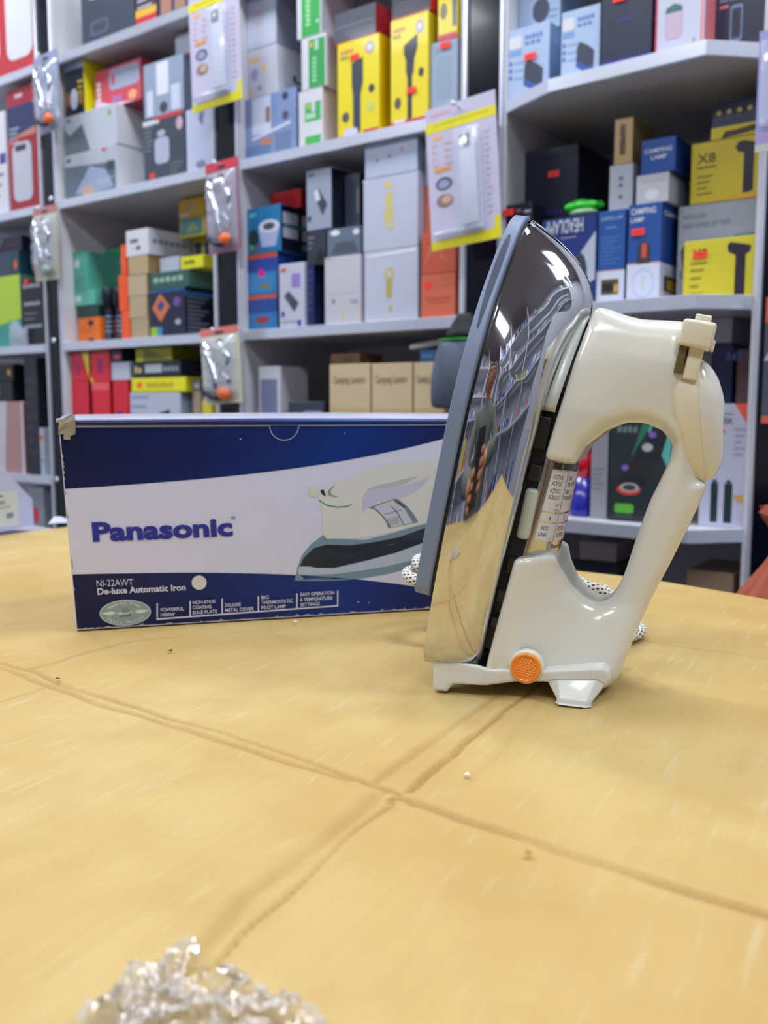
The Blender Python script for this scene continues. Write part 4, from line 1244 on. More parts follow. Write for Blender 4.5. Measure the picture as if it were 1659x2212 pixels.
def pk(label, base, xl, xr, yt, t=0.012, dep=0.11, col=W_, side=None, top=None, pr=(), sp=(), name='carton', cat='box', group=None, tagat=None, yaw=0.0, rough=0.36, coat=0.12, slope=0.0, yb=None):
    z0 = base['top'] if isinstance(base, dict) else base
    ym = yt + 40
    s0, s1 = WP(xl, ym, t)[0] + .0008, WP(xr, ym, t)[0] - .0008
    z1 = WP((xl + xr) / 2, yt, t)[1]
    if yb is not None: z0 = WP((xl + xr) / 2, yb, t)[1]
    bi = min(BAYS, key=lambda b: max(b[0] - (s0 + s1) / 2, (s0 + s1) / 2 - b[1]))
    s0, s1 = max(s0, bi[0]), min(s1, bi[1])
    ups = [q - SHT for q in SH if q - SHT > z0 + .005]
    if ups: z1 = min(z1, min(ups) - .0012)
    s0_, s1_ = s0, s1
    for r in ALLBOX:
        if r['top'] - .0003 <= z0 or r['z0'] >= z1 or t >= r['t'] + r['dep'] or t + dep <= r['t'] or s1 <= r['s0'] or s0 >= r['s1']: continue
        if (s0_ + s1_) > (r['s0'] + r['s1']) and r['s1'] - s0 < .5 * (s1_ - s0_): s0 = r['s1'] + .0006
        elif (s0_ + s1_) <= (r['s0'] + r['s1']) and s1 - r['s0'] < .5 * (s1_ - s0_): s1 = r['s0'] - .0006
        else: t = r['t'] + r['dep'] + .001; dep = min(dep, SHD - t - .002)
    dep = min(dep, SHD - t - .001)
    w, h = s1 - s0, z1 - z0
    z0 += 0.0004
    h = max(h, 0.012)
    m0 = mat(col, rough, coat=coat, name='printed_board', grain=0.03, scale=25)
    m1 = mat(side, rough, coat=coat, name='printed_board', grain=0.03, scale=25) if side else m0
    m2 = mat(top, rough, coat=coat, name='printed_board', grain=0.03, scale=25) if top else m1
    e = wmat((s0 + s1) / 2, t, z0, yaw)
    bm = bmesh.new()
    fs = box_bm(bm, -w / 2, w / 2, 0, dep, 0, h)
    for f_, k in zip(fs, (0, 0, 1, 1, 2, 2)): f_.material_index = k
    es = list(bm.edges)
    bmesh.ops.bevel(bm, geom=es, offset=0.0009, segments=1, affect='EDGES')
    o = bm_obj(name, bm, None, [m0, m1, m2])
    o.matrix_world = e
    tag(o, label, cat, group)
    if pr:
        q = Print(lambda x, y, l: (x - w / 2, -0.0002 - 0.00003 * l, y), rough, coat=coat)
        prints(q, w, h, pr); q.build('printed_front', o)
    if sp:
        q = Print(lambda x, y, l: (w / 2 + 0.0002 + 0.00003 * l, x, y), rough, coat=coat)
        prints(q, dep, h, sp); q.build('printed_side', o)
    if tagat:
        tw, th_ = 0.019, 0.0095
        cx, cz = (tagat[0] - .5) * w, tagat[1] * h
        bm = bmesh.new(); box_bm(bm, cx - tw / 2, cx + tw / 2, -0.0024, -0.0019, cz - th_ / 2, cz + th_ / 2)
        tg = bm_obj('price_tag', bm, o, mat(tagat[2] if len(tagat) > 2 else TAGC, 0.5, grain=0.0, name='price_tag'))
        q = Print(lambda x, y, l: (cx - tw / 2 + x, -0.0026, cz - th_ / 2 + y), 0.5)
        q.rect(.004, .004, .015, .0055, (200, 40, 36)); q.build('price_print', tg)
    r = dict(o=o, top=z0 + h + 0.0002, s0=s0, s1=s1, t=t, z0=z0, w=w, h=h, dep=dep)
    ALLBOX.append(r)
    return r
A_, B_, C_, E_, F_ = SH
WM = (222, 224, 232)
# --- far bay at the picture edge
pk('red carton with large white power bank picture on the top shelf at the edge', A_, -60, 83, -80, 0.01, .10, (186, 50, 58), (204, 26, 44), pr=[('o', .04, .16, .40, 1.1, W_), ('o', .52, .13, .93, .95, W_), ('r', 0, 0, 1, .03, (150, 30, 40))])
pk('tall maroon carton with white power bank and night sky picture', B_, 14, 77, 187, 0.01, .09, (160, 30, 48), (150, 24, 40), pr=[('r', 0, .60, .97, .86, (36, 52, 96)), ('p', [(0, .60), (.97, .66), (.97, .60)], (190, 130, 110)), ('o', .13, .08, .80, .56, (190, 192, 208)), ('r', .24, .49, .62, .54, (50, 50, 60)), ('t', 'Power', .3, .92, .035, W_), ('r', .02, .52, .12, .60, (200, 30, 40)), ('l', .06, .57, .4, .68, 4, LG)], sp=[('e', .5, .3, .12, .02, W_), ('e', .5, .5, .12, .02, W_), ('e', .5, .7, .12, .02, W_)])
pk('white carton half cut off beside the maroon carton', B_, -60, 12, 250, 0.012, .09, W_, pr=[('r', .8, .5, .98, .6, (80, 60, 150)), ('l', .5, .2, .9, .4, 3, GR)])
pk('white sleeve standing behind the maroon carton', B_, -30, 12, 190, .13, .08, (200, 200, 210), name='carton', pr=[('r', .6, .7, .95, .9, (70, 60, 140))]) if False else None
q = pk('yellow green carton with clear bag before it', C_, -60, 44, 600, 0.02, .09, (150, 196, 60), (60, 140, 130), pr=[('p', [(0, 0), (.55, 0), (.38, 1), (0, 1)], (40, 90, 170)), ('p', [(.3, 0), (1, 0), (1, .4), (.3, .3)], (60, 150, 140)), ('p', [(.38, .3), (1, .4), (1, 1), (.42, 1)], (176, 210, 60))])
q = pk('dark teal carton on top of the yellow green carton', q, -60, 42, 548, 0.02, .09, (20, 66, 82), pr=[('r', 0, 0, .85, .9, (50, 66, 90)), ('e', .93, .4, .03, .2, OR)])
pk('navy carton at the top of the stack on the edge shelf', q, -50, 48, 517, 0.03, .09, (24, 28, 60), pr=[('l', .3, .3, .6, .8, 3, LG), ('r', .72, .3, .95, .7, (60, 30, 60))])
pk('black carton with rows of white writing beside the first dark post', C_, 46, 94, 600, 0.012, .08, (22, 24, 34), pr=[('t', 'SPEED', .1, .86, .05, LG, .8), ('t', 'POWER', .12, .60, .05, LG, .75), ('t', 'STUDIO', .12, .27, .05, LG, .8), ('l', .1, .4, .7, .48, 2, GR)], tagat=(.28, .95))
pk('white carton with faded pink side low on the edge shelf', E_, -60, 50, 868, 0.012, .10, (200, 196, 212), (150, 100, 96), pr=[('p', [(.62, 0), (.95, 0), (.97, 1), (.7, 1)], (176, 136, 136)), ('l', .4, .2, .5, .8, 6, (200, 150, 170))])
q = pk('black carton lying on the pink sided carton', ALLBOX[-1], -60, 28, 825, 0.015, .09, K_, pr=[('t', 'LED', .5, .3, .4, LG)])
pk('black carton at the top of the low stack on the edge shelf', q, -60, 30, 788, 0.02, .09, (18, 20, 30), pr=[('t', 'CAR', .5, .3, .35, LG), ('e', .9, .5, .04, .2, (220, 170, 40))])
pk('tall black carton against the first dark post on the low shelf', E_, 52, 80, 772, 0.012, .09, (28, 30, 42), pr=[('l', .1, .2, .9, .8, 7, (44, 48, 64))])
pk('slim white tube box with red dot beside the first dark post', E_, 82, 95, 925, 0.012, .03, (170, 186, 200), pr=[('e', .5, .8, .4, .06, (240, 70, 60)), ('r', 0, .3, 1, .32, DG)])
pk('grey clear tray with red marks under the low shelf', F_, 60, 95, 1052, 0.012, .06, (140, 150, 162), pr=[('e', .5, .75, .2, .08, (200, 60, 70)), ('e', .5, .5, .2, .08, (200, 60, 70))])

# --- first bay: top shelf
pk('dark grey carton with outlined device drawing on the top shelf', A_, 172, 288, -90, 0.012, .11, (58, 66, 86), pr=[('o', .18, .12, .52, .30, (90, 98, 116)), ('o', .22, .15, .48, .27, (60, 68, 86)), ('e', .3, .62, .16, .05, (200, 205, 215)), ('e', .7, .6, .14, .04, (190, 150, 90))])
pk('red and yellow carton between two dark cartons on the top shelf', A_, 290, 337, -90, 0.012, .09, (60, 36, 60), pr=[('r', 0, 0, 1, .18, (200, 40, 60)), ('r', 0, .16, 1, .27, (220, 176, 50)), ('l', .1, .3, .8, .6, 4, LG)])
pk('navy carton with orange photos at the right of the top shelf', A_, 339, 407, -80, 0.012, .1, (40, 48, 84), pr=[('r', .1, .1, .45, .5, (170, 120, 100)), ('r', .55, .1, .9, .5, (160, 120, 100))])
# --- first bay: second shelf
a = pk('white carton with camera photo at the bottom of the second shelf', B_, 139, 252, 324, 0.008, .10, (176, 186, 196), W_, pr=[('p', [(0, 0), (.98, 0), (.98, .62), (0, .75)], (92, 108, 124)), ('p', [(.2, .1), (.5, .65), (.8, .5), (.95, .1), (.6, .05)], (150, 166, 196)), ('e', .45, .14, .12, .12, (196, 168, 150)), ('t', 'D4R', .05, .84, .09, K_), ('e', .78, .93, .05, .04, (226, 0, 140)), ('r', .82, .45, .97, .66, (60, 70, 80)), ('l', .62, .24, .95, .3, 2, W_)])
b = pk('white carton with misty forest photo above the camera carton', a, 139, 252, 238, 0.010, .10, (186, 194, 206), W_, pr=[('p', [(0, 0), (.5, 0), (.35, .72), (.1, .5), (0, .7)], (96, 108, 118)), ('t', 'N4R', .05, .84, .09, K_), ('l', .6, .2, .95, .3, 2, W_), ('e', .88, .8, .03, .08, (140, 160, 110))])
pk('black carton with yellow side and lantern picture under the top shelf', b, 137, 181, 134, 0.012, .06, (30, 34, 48), (222, 216, 20), (216, 206, 40), pr=[('r', 0, .85, 1, 1, (150, 160, 180)), ('e', .5, .3, .2, .2, (200, 206, 222)), ('e', .15, .32, .1, .15, (150, 100, 60)), ('e', .85, .3, .1, .15, (160, 110, 60)), ('l', .7, .4, .95, .6, 3, Y_)])
pk('red carton with rounded white device picture lying under the top shelf', b, 204, 305, 140, 0.03, .08, (206, 78, 92), (190, 60, 76), pr=[('o', .33, .42, .97, .93, (168, 176, 202)), ('r', .38, .55, .44, .8, (206, 70, 80)), ('v', 'mini', .13, .25, .10, W_, .5), ('t', 'WIFI', .4, .12, .15, (150, 130, 200)), ('e', .82, .18, .09, .12, (240, 170, 120)), ('p', [(0, .1), (.3, 0), (.9, .02), (.3, .12), (0, .3)], (226, 200, 224))])
q = pk('lower kraft carton beside the camera carton', B_, 268, 303, 325, .06, .09, (186, 160, 126))
pk('upper kraft carton beside the forest photo carton', q, 268, 305, 228, .06, .09, (192, 166, 128), pr=[('r', 0, .88, 1, .94, (120, 104, 86))])
q = pk('dark carton with steel flask picture and red label on the second shelf', B_, 309, 398, 246, 0.012, .09, (62, 72, 88), (80, 90, 110), pr=[('o', .28, .26, .64, .66, (176, 184, 208)), ('e', .45, .72, .1, .05, LG), ('r', 0, .88, .4, .95, W_), ('p', [(.3, .93), (.98, .93), (.98, .99), (.3, .99)], (204, 66, 70)), ('e', .2, .1, .07, .05, (220, 70, 50)), ('r', .12, 0, .42, .04, (210, 70, 70)), ('l', .04, .5, .26, .85, 6, GR), ('e', .9, .8, .08, .1, (200, 170, 190)), ('l', .66, .1, .95, .22, 3, (110, 130, 130))])
pk('silver blister box with painted bright reflections above the flask carton', q, 309, 396, 128, 0.02, .07, (150, 166, 190), (110, 120, 140), rough=.12, coat=1.0, pr=[('r', .34, .38, .64, .96, (224, 230, 244)), ('r', .08, .04, .24, .5, (206, 214, 236)), ('r', .7, .05, .92, .5, (206, 214, 236)), ('e', .5, .15, .1, .1, DG)])  # pale rectangles put the glare of the shell into the front's colour
pk('white carton with small red edge high under the top shelf', ALLBOX[-1], 378, 425, 70, 0.035, .05, (198, 206, 226), (206, 70, 80), pr=[('r', 0, 0, 1, .08, (206, 60, 70)), ('r', 0, .9, .08, 1, (206, 60, 70))])
pk('white carton with faint drone picture beside the second dark post', B_, 401, 458, 232, 0.012, .08, (188, 196, 224), W_, pr=[('p', [(.5, .9), (.75, .98), (.65, .7), (.5, .8)], (120, 130, 160)), ('e', .55, .12, .2, .06, (130, 130, 160))])
# --- first bay: third shelf
q = pk('orange carton with black round prints at the bottom of the third shelf', C_, 170, 216, 686, .03, .08, (240, 116, 24), pr=[('e', .6, .78, .14, .12, K_), ('e', .6, .1, .14, .1, K_), ('l', .1, .45, .8, .55, 2, (200, 80, 20))])
q = pk('dark green carton lying on the orange carton', q, 166, 214, 660, .03, .08, (18, 60, 50))
q = pk('small teal carton on the dark green carton', q, 152, 206, 628, .03, .08, (96, 186, 166), pr=[('e', .2, .5, .16, .22, (200, 220, 226))])
q = pk('teal carton with white round print in the green stack', q, 150, 188, 545, .03, .09, (88, 176, 156), pr=[('e', .3, .7, .2, .12, (200, 216, 226)), ('r', 0, .92, 1, 1, (60, 170, 120)), ('l', .1, .1, .8, .3, 3, (60, 140, 120))])
pk('green topped teal carton with red circles behind the torches', C_, 190, 258, 536, .10, .09, (92, 180, 160), pr=[('r', 0, .80, 1, 1, (40, 160, 110)), ('e', .16, .9, .09, .05, (224, 216, 220)), ('e', .46, .88, .09, .05, (224, 200, 210)), ('e', .78, .86, .09, .05, (224, 200, 210)), ('e', .16, .9, .04, .02, R_), ('e', .46, .88, .04, .02, R_), ('e', .78, .86, .04, .02, R_)], sp=[('r', 0, .8, 1, 1, (30, 120, 84))])
q = pk('lowest kraft carton in the stack of four', C_, 283, 321, 688, .012, .12, (176, 158, 124), (150, 130, 100))
q = pk('second kraft carton from the bottom in the stack of four', q, 279, 318, 640, .012, .12, (184, 168, 132), (150, 130, 100))
q = pk('third kraft carton from the bottom in the stack of four', q, 276, 318, 595, .012, .12, (188, 172, 138), (150, 130, 100))
q = pk('topmost kraft carton in the stack of four', q, 277, 320, 553, .012, .12, (184, 162, 124), (158, 128, 86))
pk('white carton with dark writing resting on the kraft stack', q, 272, 321, 496, .012, .12, W_, (196, 198, 210), pr=[('t', 'SMART', .2, .5, .16, K_), ('t', 'LED', .45, .22, .16, K_), ('e', .3, .3, .05, .06, Y_)], sp=[('t', 'CAMERA', .1, .45, .18, GR, .8)])
q = pk('bottom orange carton standing beside the kraft stack', C_, 262, 281, 672, .012, .1, (244, 92, 40))
q = pk('middle orange carton standing beside the kraft stack', q, 256, 275, 594, .012, .1, (246, 88, 34))
q = pk('top orange carton standing beside the kraft stack', q, 261, 273, 529, .012, .1, (244, 84, 36))
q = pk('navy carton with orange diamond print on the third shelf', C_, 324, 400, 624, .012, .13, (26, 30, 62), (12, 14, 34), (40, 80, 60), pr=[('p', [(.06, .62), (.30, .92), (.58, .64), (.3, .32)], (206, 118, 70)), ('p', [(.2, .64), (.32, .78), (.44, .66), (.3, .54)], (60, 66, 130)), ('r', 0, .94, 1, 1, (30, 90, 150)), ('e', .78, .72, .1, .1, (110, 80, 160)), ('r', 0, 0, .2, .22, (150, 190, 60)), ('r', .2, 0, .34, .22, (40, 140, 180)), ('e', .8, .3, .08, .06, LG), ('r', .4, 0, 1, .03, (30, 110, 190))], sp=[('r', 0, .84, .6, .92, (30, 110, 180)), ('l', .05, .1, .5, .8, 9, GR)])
q2 = pk('dark green carton lying on the navy diamond carton', q, 324, 408, 586, .014, .12, (50, 92, 84), (70, 110, 100), pr=[('t', 'LIGHT', .1, .4, .3, (150, 190, 170), .8)])
q3 = pk('pale carton with grey side beside the lime carton', q2, 345, 388, 556, .03, .09, (176, 184, 200))
pk('lime yellow carton under the yellow striped cartons', q2, 391, 440, 553, .02, .08, (226, 222, 20), (206, 196, 30), pr=[('t', 'MINI', .15, .35, .35, (90, 100, 10), .5)])
q = pk('yellow and blue striped carton in the back corner stack', ALLBOX[-1], 394, 440, 512, .09, .07, (206, 186, 30), pr=[('r', .06, .05, .42, .9, (46, 66, 90)), ('r', .55, .05, .95, .9, (46, 66, 90))])
q = pk('yellow carton with green scene above the striped carton', q, 388, 444, 466, .09, .07, (204, 180, 30), pr=[('r', .04, .1, .9, .88, (70, 120, 130)), ('p', [(.2, .2), (.5, .7), (.8, .3)], (130, 150, 90))])
pk('golden carton at the top of the back corner stack', q, 386, 442, 428, .09, .07, (222, 178, 30), pr=[('t', 'PS', .25, .3, .45, (190, 170, 130), .4), ('r', 0, 0, .4, .14, W_)])
# --- first bay: low shelf
q = pk('bottom red carton with yellow swoosh nearest the first dark post', E_, 155, 192, 823, .012, .1, (214, 28, 52), (150, 20, 40), pr=[('p', [(.85, 0), (1, 0), (1, .6), (.8, .2)], (226, 206, 40)), ('t', 'KIDS', .15, .55, .12, (110, 30, 130), .6), ('e', .55, .35, .2, .06, (230, 180, 60))])
pk('top red carton with yellow swoosh nearest the first dark post', q, 155, 193, 760, .012, .1, (220, 30, 52), (150, 20, 40), pr=[('p', [(.6, 1), (1, 1), (1, .1), (.85, .4)], (226, 216, 40)), ('v', 'KIDS', .45, .2, .18, (120, 30, 130), .5)])
q = pk('bottom red carton with magenta sticker in the red group', E_, 199, 238, 826, .012, .1, (222, 34, 56), (170, 20, 40), pr=[('r', 0, .92, 1, 1, (240, 90, 100)), ('e', .45, .5, .28, .12, (226, 10, 160)), ('e', .55, .4, .2, .06, (120, 40, 150))])
pk('top red carton with purple lettering in the red group', q, 195, 238, 757, .012, .1, (222, 34, 56), (170, 20, 40), pr=[('p', [(0, .2), (.15, .0), (.0, 0)], (226, 216, 40)), ('v', 'TOY', .6, .3, .2, (110, 30, 130), .45)])
q = pk('red carton under the small white carton', E_, 244, 277, 822, .012, .1, (218, 30, 54), pr=[('e', .4, .6, .3, .1, (110, 40, 150)), ('l', .2, .2, .8, .4, 3, (230, 160, 70))])
q = pk('small white carton above the red carton', q, 241, 281, 783, .012, .1, (196, 202, 220))
pk('small dark carton with red print above the white carton', q, 241, 264, 757, .012, .1, (36, 32, 48), pr=[('r', .2, .3, .9, .6, (200, 80, 90))])
q = pk('white carton with black device photo on the low shelf', E_, 281, 390, 848, .012, .11, (190, 194, 216), (150, 166, 190), pr=[('p', [(.3, .0), (.3, .45), (.6, .78), (.8, .82), (.85, .5), (.8, 0)], (56, 62, 76)), ('p', [(.5, .1), (.62, .45), (.8, .4), (.8, .1)], (160, 150, 170)), ('l', .04, .75, .4, .95, 3, (150, 156, 190)), ('r', .86, .2, .97, .7, (70, 120, 170))])
q = pk('bright yellow carton with orange print on the device carton', q, 284, 402, 816, .012, .11, (236, 228, 26), (200, 190, 30), pr=[('e', .16, .5, .05, .22, (240, 110, 30)), ('t', 'BATTERY', .3, .35, .3, (180, 170, 20), .5), ('r', 0, 0, 1, .12, (206, 200, 30))])
q = pk('black carton with bold pale lettering above the yellow carton', q, 286, 392, 780, .012, .11, (30, 36, 50), pr=[('t', 'K6', .05, .3, .42, (206, 196, 140), .17), ('r', .27, .3, .62, .8, (190, 198, 206)), ('t', 'XOOX', .65, .35, .32, (150, 160, 176), .32)])
pk('yellow open ended carton lying above the black lettered carton', q, 264, 372, 752, .03, .1, (206, 206, 30), (150, 150, 20), pr=[('p', [(.2, 0), (.28, .9), (1, .1), (1, 0)], (150, 152, 20)), ('r', 0, 0, .2, .95, (226, 224, 40))])
q = pk('kraft carton low beside the yellow carton', E_, 406, 434, 846, .03, .08, (176, 158, 136))
q = pk('grey carton above the low kraft carton', q, 404, 434, 822, .03, .08, (120, 126, 144), pr=[('r', .2, .3, .8, .7, (190, 196, 206))])
pk('pale carton beside the black lettered carton', q, 394, 434, 774, .03, .08, (168, 168, 184), pr=[('r', .1, .2, .9, .7, (196, 196, 208))])
pk('small yellow carton at the foot of the second dark post', E_, 437, 458, 866, .008, .05, (224, 208, 50)) 

# --- middle bay: second shelf
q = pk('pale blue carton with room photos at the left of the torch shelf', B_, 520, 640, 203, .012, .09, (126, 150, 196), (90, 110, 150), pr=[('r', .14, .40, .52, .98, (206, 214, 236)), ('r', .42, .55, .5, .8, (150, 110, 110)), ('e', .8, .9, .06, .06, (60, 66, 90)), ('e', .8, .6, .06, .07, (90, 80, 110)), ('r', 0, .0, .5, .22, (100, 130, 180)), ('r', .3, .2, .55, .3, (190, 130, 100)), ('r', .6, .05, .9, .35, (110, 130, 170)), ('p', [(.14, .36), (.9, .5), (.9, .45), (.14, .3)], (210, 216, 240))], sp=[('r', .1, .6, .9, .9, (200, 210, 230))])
q = pk('white carton with dial and orange print above the room photo carton', q, 528, 598, 104, .02, .09, (196, 198, 214), W_, pr=[('e', .25, .5, .13, .12, (150, 156, 196)), ('r', .1, .75, .45, .84, (226, 186, 130)), ('e', .52, .55, .06, .06, (236, 190, 110)), ('e', .62, .62, .05, .06, (236, 190, 110)), ('e', .1, .12, .05, .07, (230, 190, 110)), ('e', .42, .2, .05, .05, GR)], sp=[('r', .55, .1, .95, .3, K_), ('r', .5, .35, .95, .5, (60, 70, 90)), ('r', .6, .4, .9, .5, W_)])
pk('plain white carton at the top of the left white stack', q, 524, 596, -20, .02, .09, (190, 196, 216), (150, 156, 176), pr=[('l', .3, .5, .5, .7, 2, (226, 180, 150))])
q = pk('lowest green and white light bulb carton', B_, 644, 697, 194, .012, .11, W_, (214, 208, 222), pr=[('r', .28, .45, .94, .78, (70, 176, 100)), ('e', .42, .72, .06, .04, Y_), ('r', .55, .62, .7, .8, W_), ('r', .28, .02, .94, .2, (70, 180, 90)), ('t', 'LED', .34, .5, .1, (200, 230, 210), .4)])
q = pk('middle green and white light bulb carton', q, 650, 705, 78, .012, .1, W_, (200, 200, 212), pr=[('r', .3, .02, .96, .94, (50, 160, 84)), ('e', .42, .84, .06, .05, (220, 180, 60)), ('r', .55, .72, .7, .92, (170, 210, 190)), ('v', 'ENERGY', .62, .12, .18, (140, 210, 160), .5)])
pk('topmost green and white light bulb carton', q, 640, 694, -40, .012, .09, (206, 214, 226), (190, 190, 204), pr=[('r', .2, .02, .96, .98, (50, 166, 76)), ('v', 'ENERGY', .55, .2, .18, (150, 220, 160), .5), ('e', .85, .25, .05, .03, W_)])
def torch(extra=()): 
    return [('t', 'GLOBAL', .08, .88, .035, (200, 110, 90), .32), ('t', 'LED', .08, .82, .04, (140, 130, 50), .2), ('e', .78, .88, .1, .06, (170, 150, 190)), ('e', .78, .88, .06, .035, W_), ('e', .82, .46, .07, .045, (60, 50, 60)), ('e', .2, .22, .09, .055, (90, 80, 80))] + list(extra)
q = pk('yellow torch carton with dark side lit torch picture, second from the bulb cartons', B_, 728, 820, 84, .006, .07, (230, 212, 20), (226, 186, 0), pr=torch([('p', [(.35, .76), (.62, .80), (.62, .55), (.56, .42), (.56, .04), (.38, .02), (.38, .42), (.35, .55)], (50, 54, 78)), ('e', .8, .28, .09, .05, (200, 206, 110)), ('r', .62, 0, 1, .05, (190, 50, 80)), ('r', 0, 0, .15, .03, (190, 60, 80)), ('e', .32, .055, .18, .05, (206, 200, 226))]), tagat=(.43, .82))
ALLBOX[-1]['o']['label'] = 'yellow torch carton with orange price tag near the top'
pk('black carton with maroon rim lying on the yellow torch carton', q, 722, 812, 18, .008, .07, (70, 76, 92), (160, 40, 50), pr=[('r', 0, 0, 1, .06, (150, 60, 50)), ('r', .03, .5, .95, .54, (110, 120, 140))])
q = pk('yellow torch carton with price tag low on the torch picture', B_, 843, 926, 35, .006, .07, (230, 212, 20), (190, 176, 30), pr=torch([('p', [(.36, .74), (.72, .82), (.72, .70), (.64, .6), (.62, .48), (.58, .44), (.58, .06), (.46, .04), (.46, .42), (.42, .50), (.42, .6), (.36, .66)], (48, 46, 56)), ('r', 0, 0, 1, .05, (190, 60, 90)), ('r', .1, .03, .4, .06, W_)]), tagat=(.58, .31))
pk('black carton with red edge above the second torch carton', q, 845, 930, -20, .008, .06, (56, 54, 66), (190, 30, 50), pr=[('r', 0, 0, 1, .08, (160, 60, 50)), ('l', .1, .3, .9, .6, 3, (100, 100, 120))])
q = pk('pale grey carton with embossed round rectangle beside the wide post', B_, 928, 990, 88, .012, .08, (150, 168, 192), (150, 160, 186), pr=[('o', .25, .25, .75, .8, (140, 160, 182)), ('l', .15, .84, .4, .92, 3, (130, 146, 170))], tagat=(.56, .93))
pk('yellow torch carton above the pale grey carton', q, 945, 990, -40, .012, .08, (226, 206, 30), pr=[('r', 0, 0, 1, .1, (200, 50, 80)), ('e', .3, .5, .18, .14, (110, 100, 60)), ('p', [(.7, 1), (.95, 1), (.95, .2), (.75, .2)], (80, 80, 110))])
# --- middle bay: third shelf
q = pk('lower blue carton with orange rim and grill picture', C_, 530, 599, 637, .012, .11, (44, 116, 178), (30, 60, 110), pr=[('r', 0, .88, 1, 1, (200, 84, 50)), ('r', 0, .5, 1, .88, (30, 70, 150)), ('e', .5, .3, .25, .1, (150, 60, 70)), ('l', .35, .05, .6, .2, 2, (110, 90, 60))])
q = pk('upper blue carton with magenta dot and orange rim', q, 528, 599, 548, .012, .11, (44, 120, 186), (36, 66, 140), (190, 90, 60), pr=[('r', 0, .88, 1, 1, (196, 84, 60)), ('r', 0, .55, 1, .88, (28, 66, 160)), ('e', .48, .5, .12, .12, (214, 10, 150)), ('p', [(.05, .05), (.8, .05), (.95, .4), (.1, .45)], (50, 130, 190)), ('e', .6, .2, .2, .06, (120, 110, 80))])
pk('blue carton with steaming pot picture and black side', q, 526, 607, 447, .012, .12, (36, 116, 170), (20, 24, 42), (60, 130, 180), pr=[('p', [(.35, .5), (.45, .12), (.85, .12), (.97, .55)], (170, 176, 220)), ('e', .66, .56, .3, .14, (210, 214, 230)), ('e', .66, .56, .18, .08, (80, 80, 110)), ('e', .2, .35, .15, .18, (30, 60, 60)), ('e', .15, .15, .06, .05, (120, 180, 60)), ('e', .28, .13, .05, .05, (150, 90, 80)), ('t', 'Pot', .1, .8, .1, (120, 200, 230))], sp=[('r', .05, .6, .4, .85, LG), ('r', .5, .6, .9, .85, LG), ('r', .05, .3, .4, .52, LG), ('r', .5, .3, .9, .52, LG), ('r', .05, .55, .9, .58, (40, 140, 180)), ('r', .5, .08, .9, .22, GR)])
pk('red carton lying in the corner behind the pot carton', ALLBOX[-1], 585, 650, 412, .06, .06, (176, 24, 34), (150, 20, 30), (176, 30, 40))
pk('white phone sized carton with dark handset picture', C_, 602, 658, 569, .004, .05, (196, 198, 220), (150, 160, 180), pr=[('p', [(.2, .5), (.38, .58), (.78, .38), (.6, .24)], (70, 74, 90)), ('r', .08, .88, .3, .93, (206, 80, 60)), ('r', .5, .62, .85, .84, (150, 130, 206)), ('e', .15, .22, .07, .05, (40, 60, 170)), ('e', .8, .07, .08, .05, (60, 60, 180)), ('l', .1, .05, .7, .1, 1, (150, 160, 200)), ('e', .15, .12, .07, .02, (180, 220, 110))])
q = pk('tall narrow navy carton behind the white phone carton', C_, 663, 678, 575, .012, .1, (26, 40, 96), (20, 30, 70), pr=[('l', .2, .3, .8, .9, 6, (60, 80, 140))])
q = pk('black carton with silver device in the mouse carton stack', q, 661, 704, 498, .012, .1, (44, 50, 70), pr=[('p', [(.4, .1), (.7, .5), (.95, .3), (.95, 0), (.5, 0)], (20, 22, 32)), ('l', .05, .5, .4, .8, 3, GR)])
pk('silver grey carton with computer mouse picture', q, 661, 716, 366, .012, .09, (150, 160, 184), (20, 26, 44), pr=[('p', [(.28, .62), (.5, .68), (.85, .4), (.66, .22)], (60, 66, 80)), ('p', [(.3, .62), (.46, .68), (.58, .5), (.42, .46)], W_), ('t', 'Laser', .08, .9, .05, (60, 70, 100)), ('e', .12, .2, .08, .05, DG)])
q = pk('white carton with pale grid print before the dark shelf back', C_, 681, 780, 555, .008, .1, (196, 196, 206), (190, 190, 200), (180, 110, 80), pr=[('r', 0, .46, 1, .465, (176, 176, 190)), ('e', .25, .35, .04, .04, GR), ('r', .72, .3, .92, .36, (160, 164, 180)), ('e', .52, .14, .03, .04, (206, 190, 110)), ('r', .02, .97, .2, .99, (206, 160, 100)), ('r', .97, .02, .99, .2, (230, 190, 130))])
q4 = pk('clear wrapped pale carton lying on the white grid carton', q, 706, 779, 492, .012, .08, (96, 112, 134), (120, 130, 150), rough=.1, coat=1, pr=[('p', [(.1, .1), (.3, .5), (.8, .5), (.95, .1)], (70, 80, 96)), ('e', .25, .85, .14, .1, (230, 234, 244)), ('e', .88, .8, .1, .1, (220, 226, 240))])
pk('dark grey carton with gilt strip behind the wrapped carton', q4, 727, 778, 378, .05, .08, (70, 78, 98), (16, 20, 34), pr=[('r', .78, .3, .95, .75, (150, 150, 140)), ('l', .8, .32, .92, .73, 8, (90, 90, 90))])
q = pk('lower white gift carton with gold ribbon picture', C_, 786, 903, 539, .010, .1, (194, 198, 218), (176, 180, 200), pr=[('e', .48, .66, .09, .09, (196, 186, 100)), ('e', .48, .67, .04, .045, (194, 198, 218)), ('p', [(.42, .6), (.54, .6), (.52, .32), (.42, .34)], (184, 172, 90)), ('e', .5, .18, .04, .05, (190, 180, 110)), ('p', [(.0, .94), (.98, .99), (.98, .93), (.1, .91)], (226, 228, 240))])
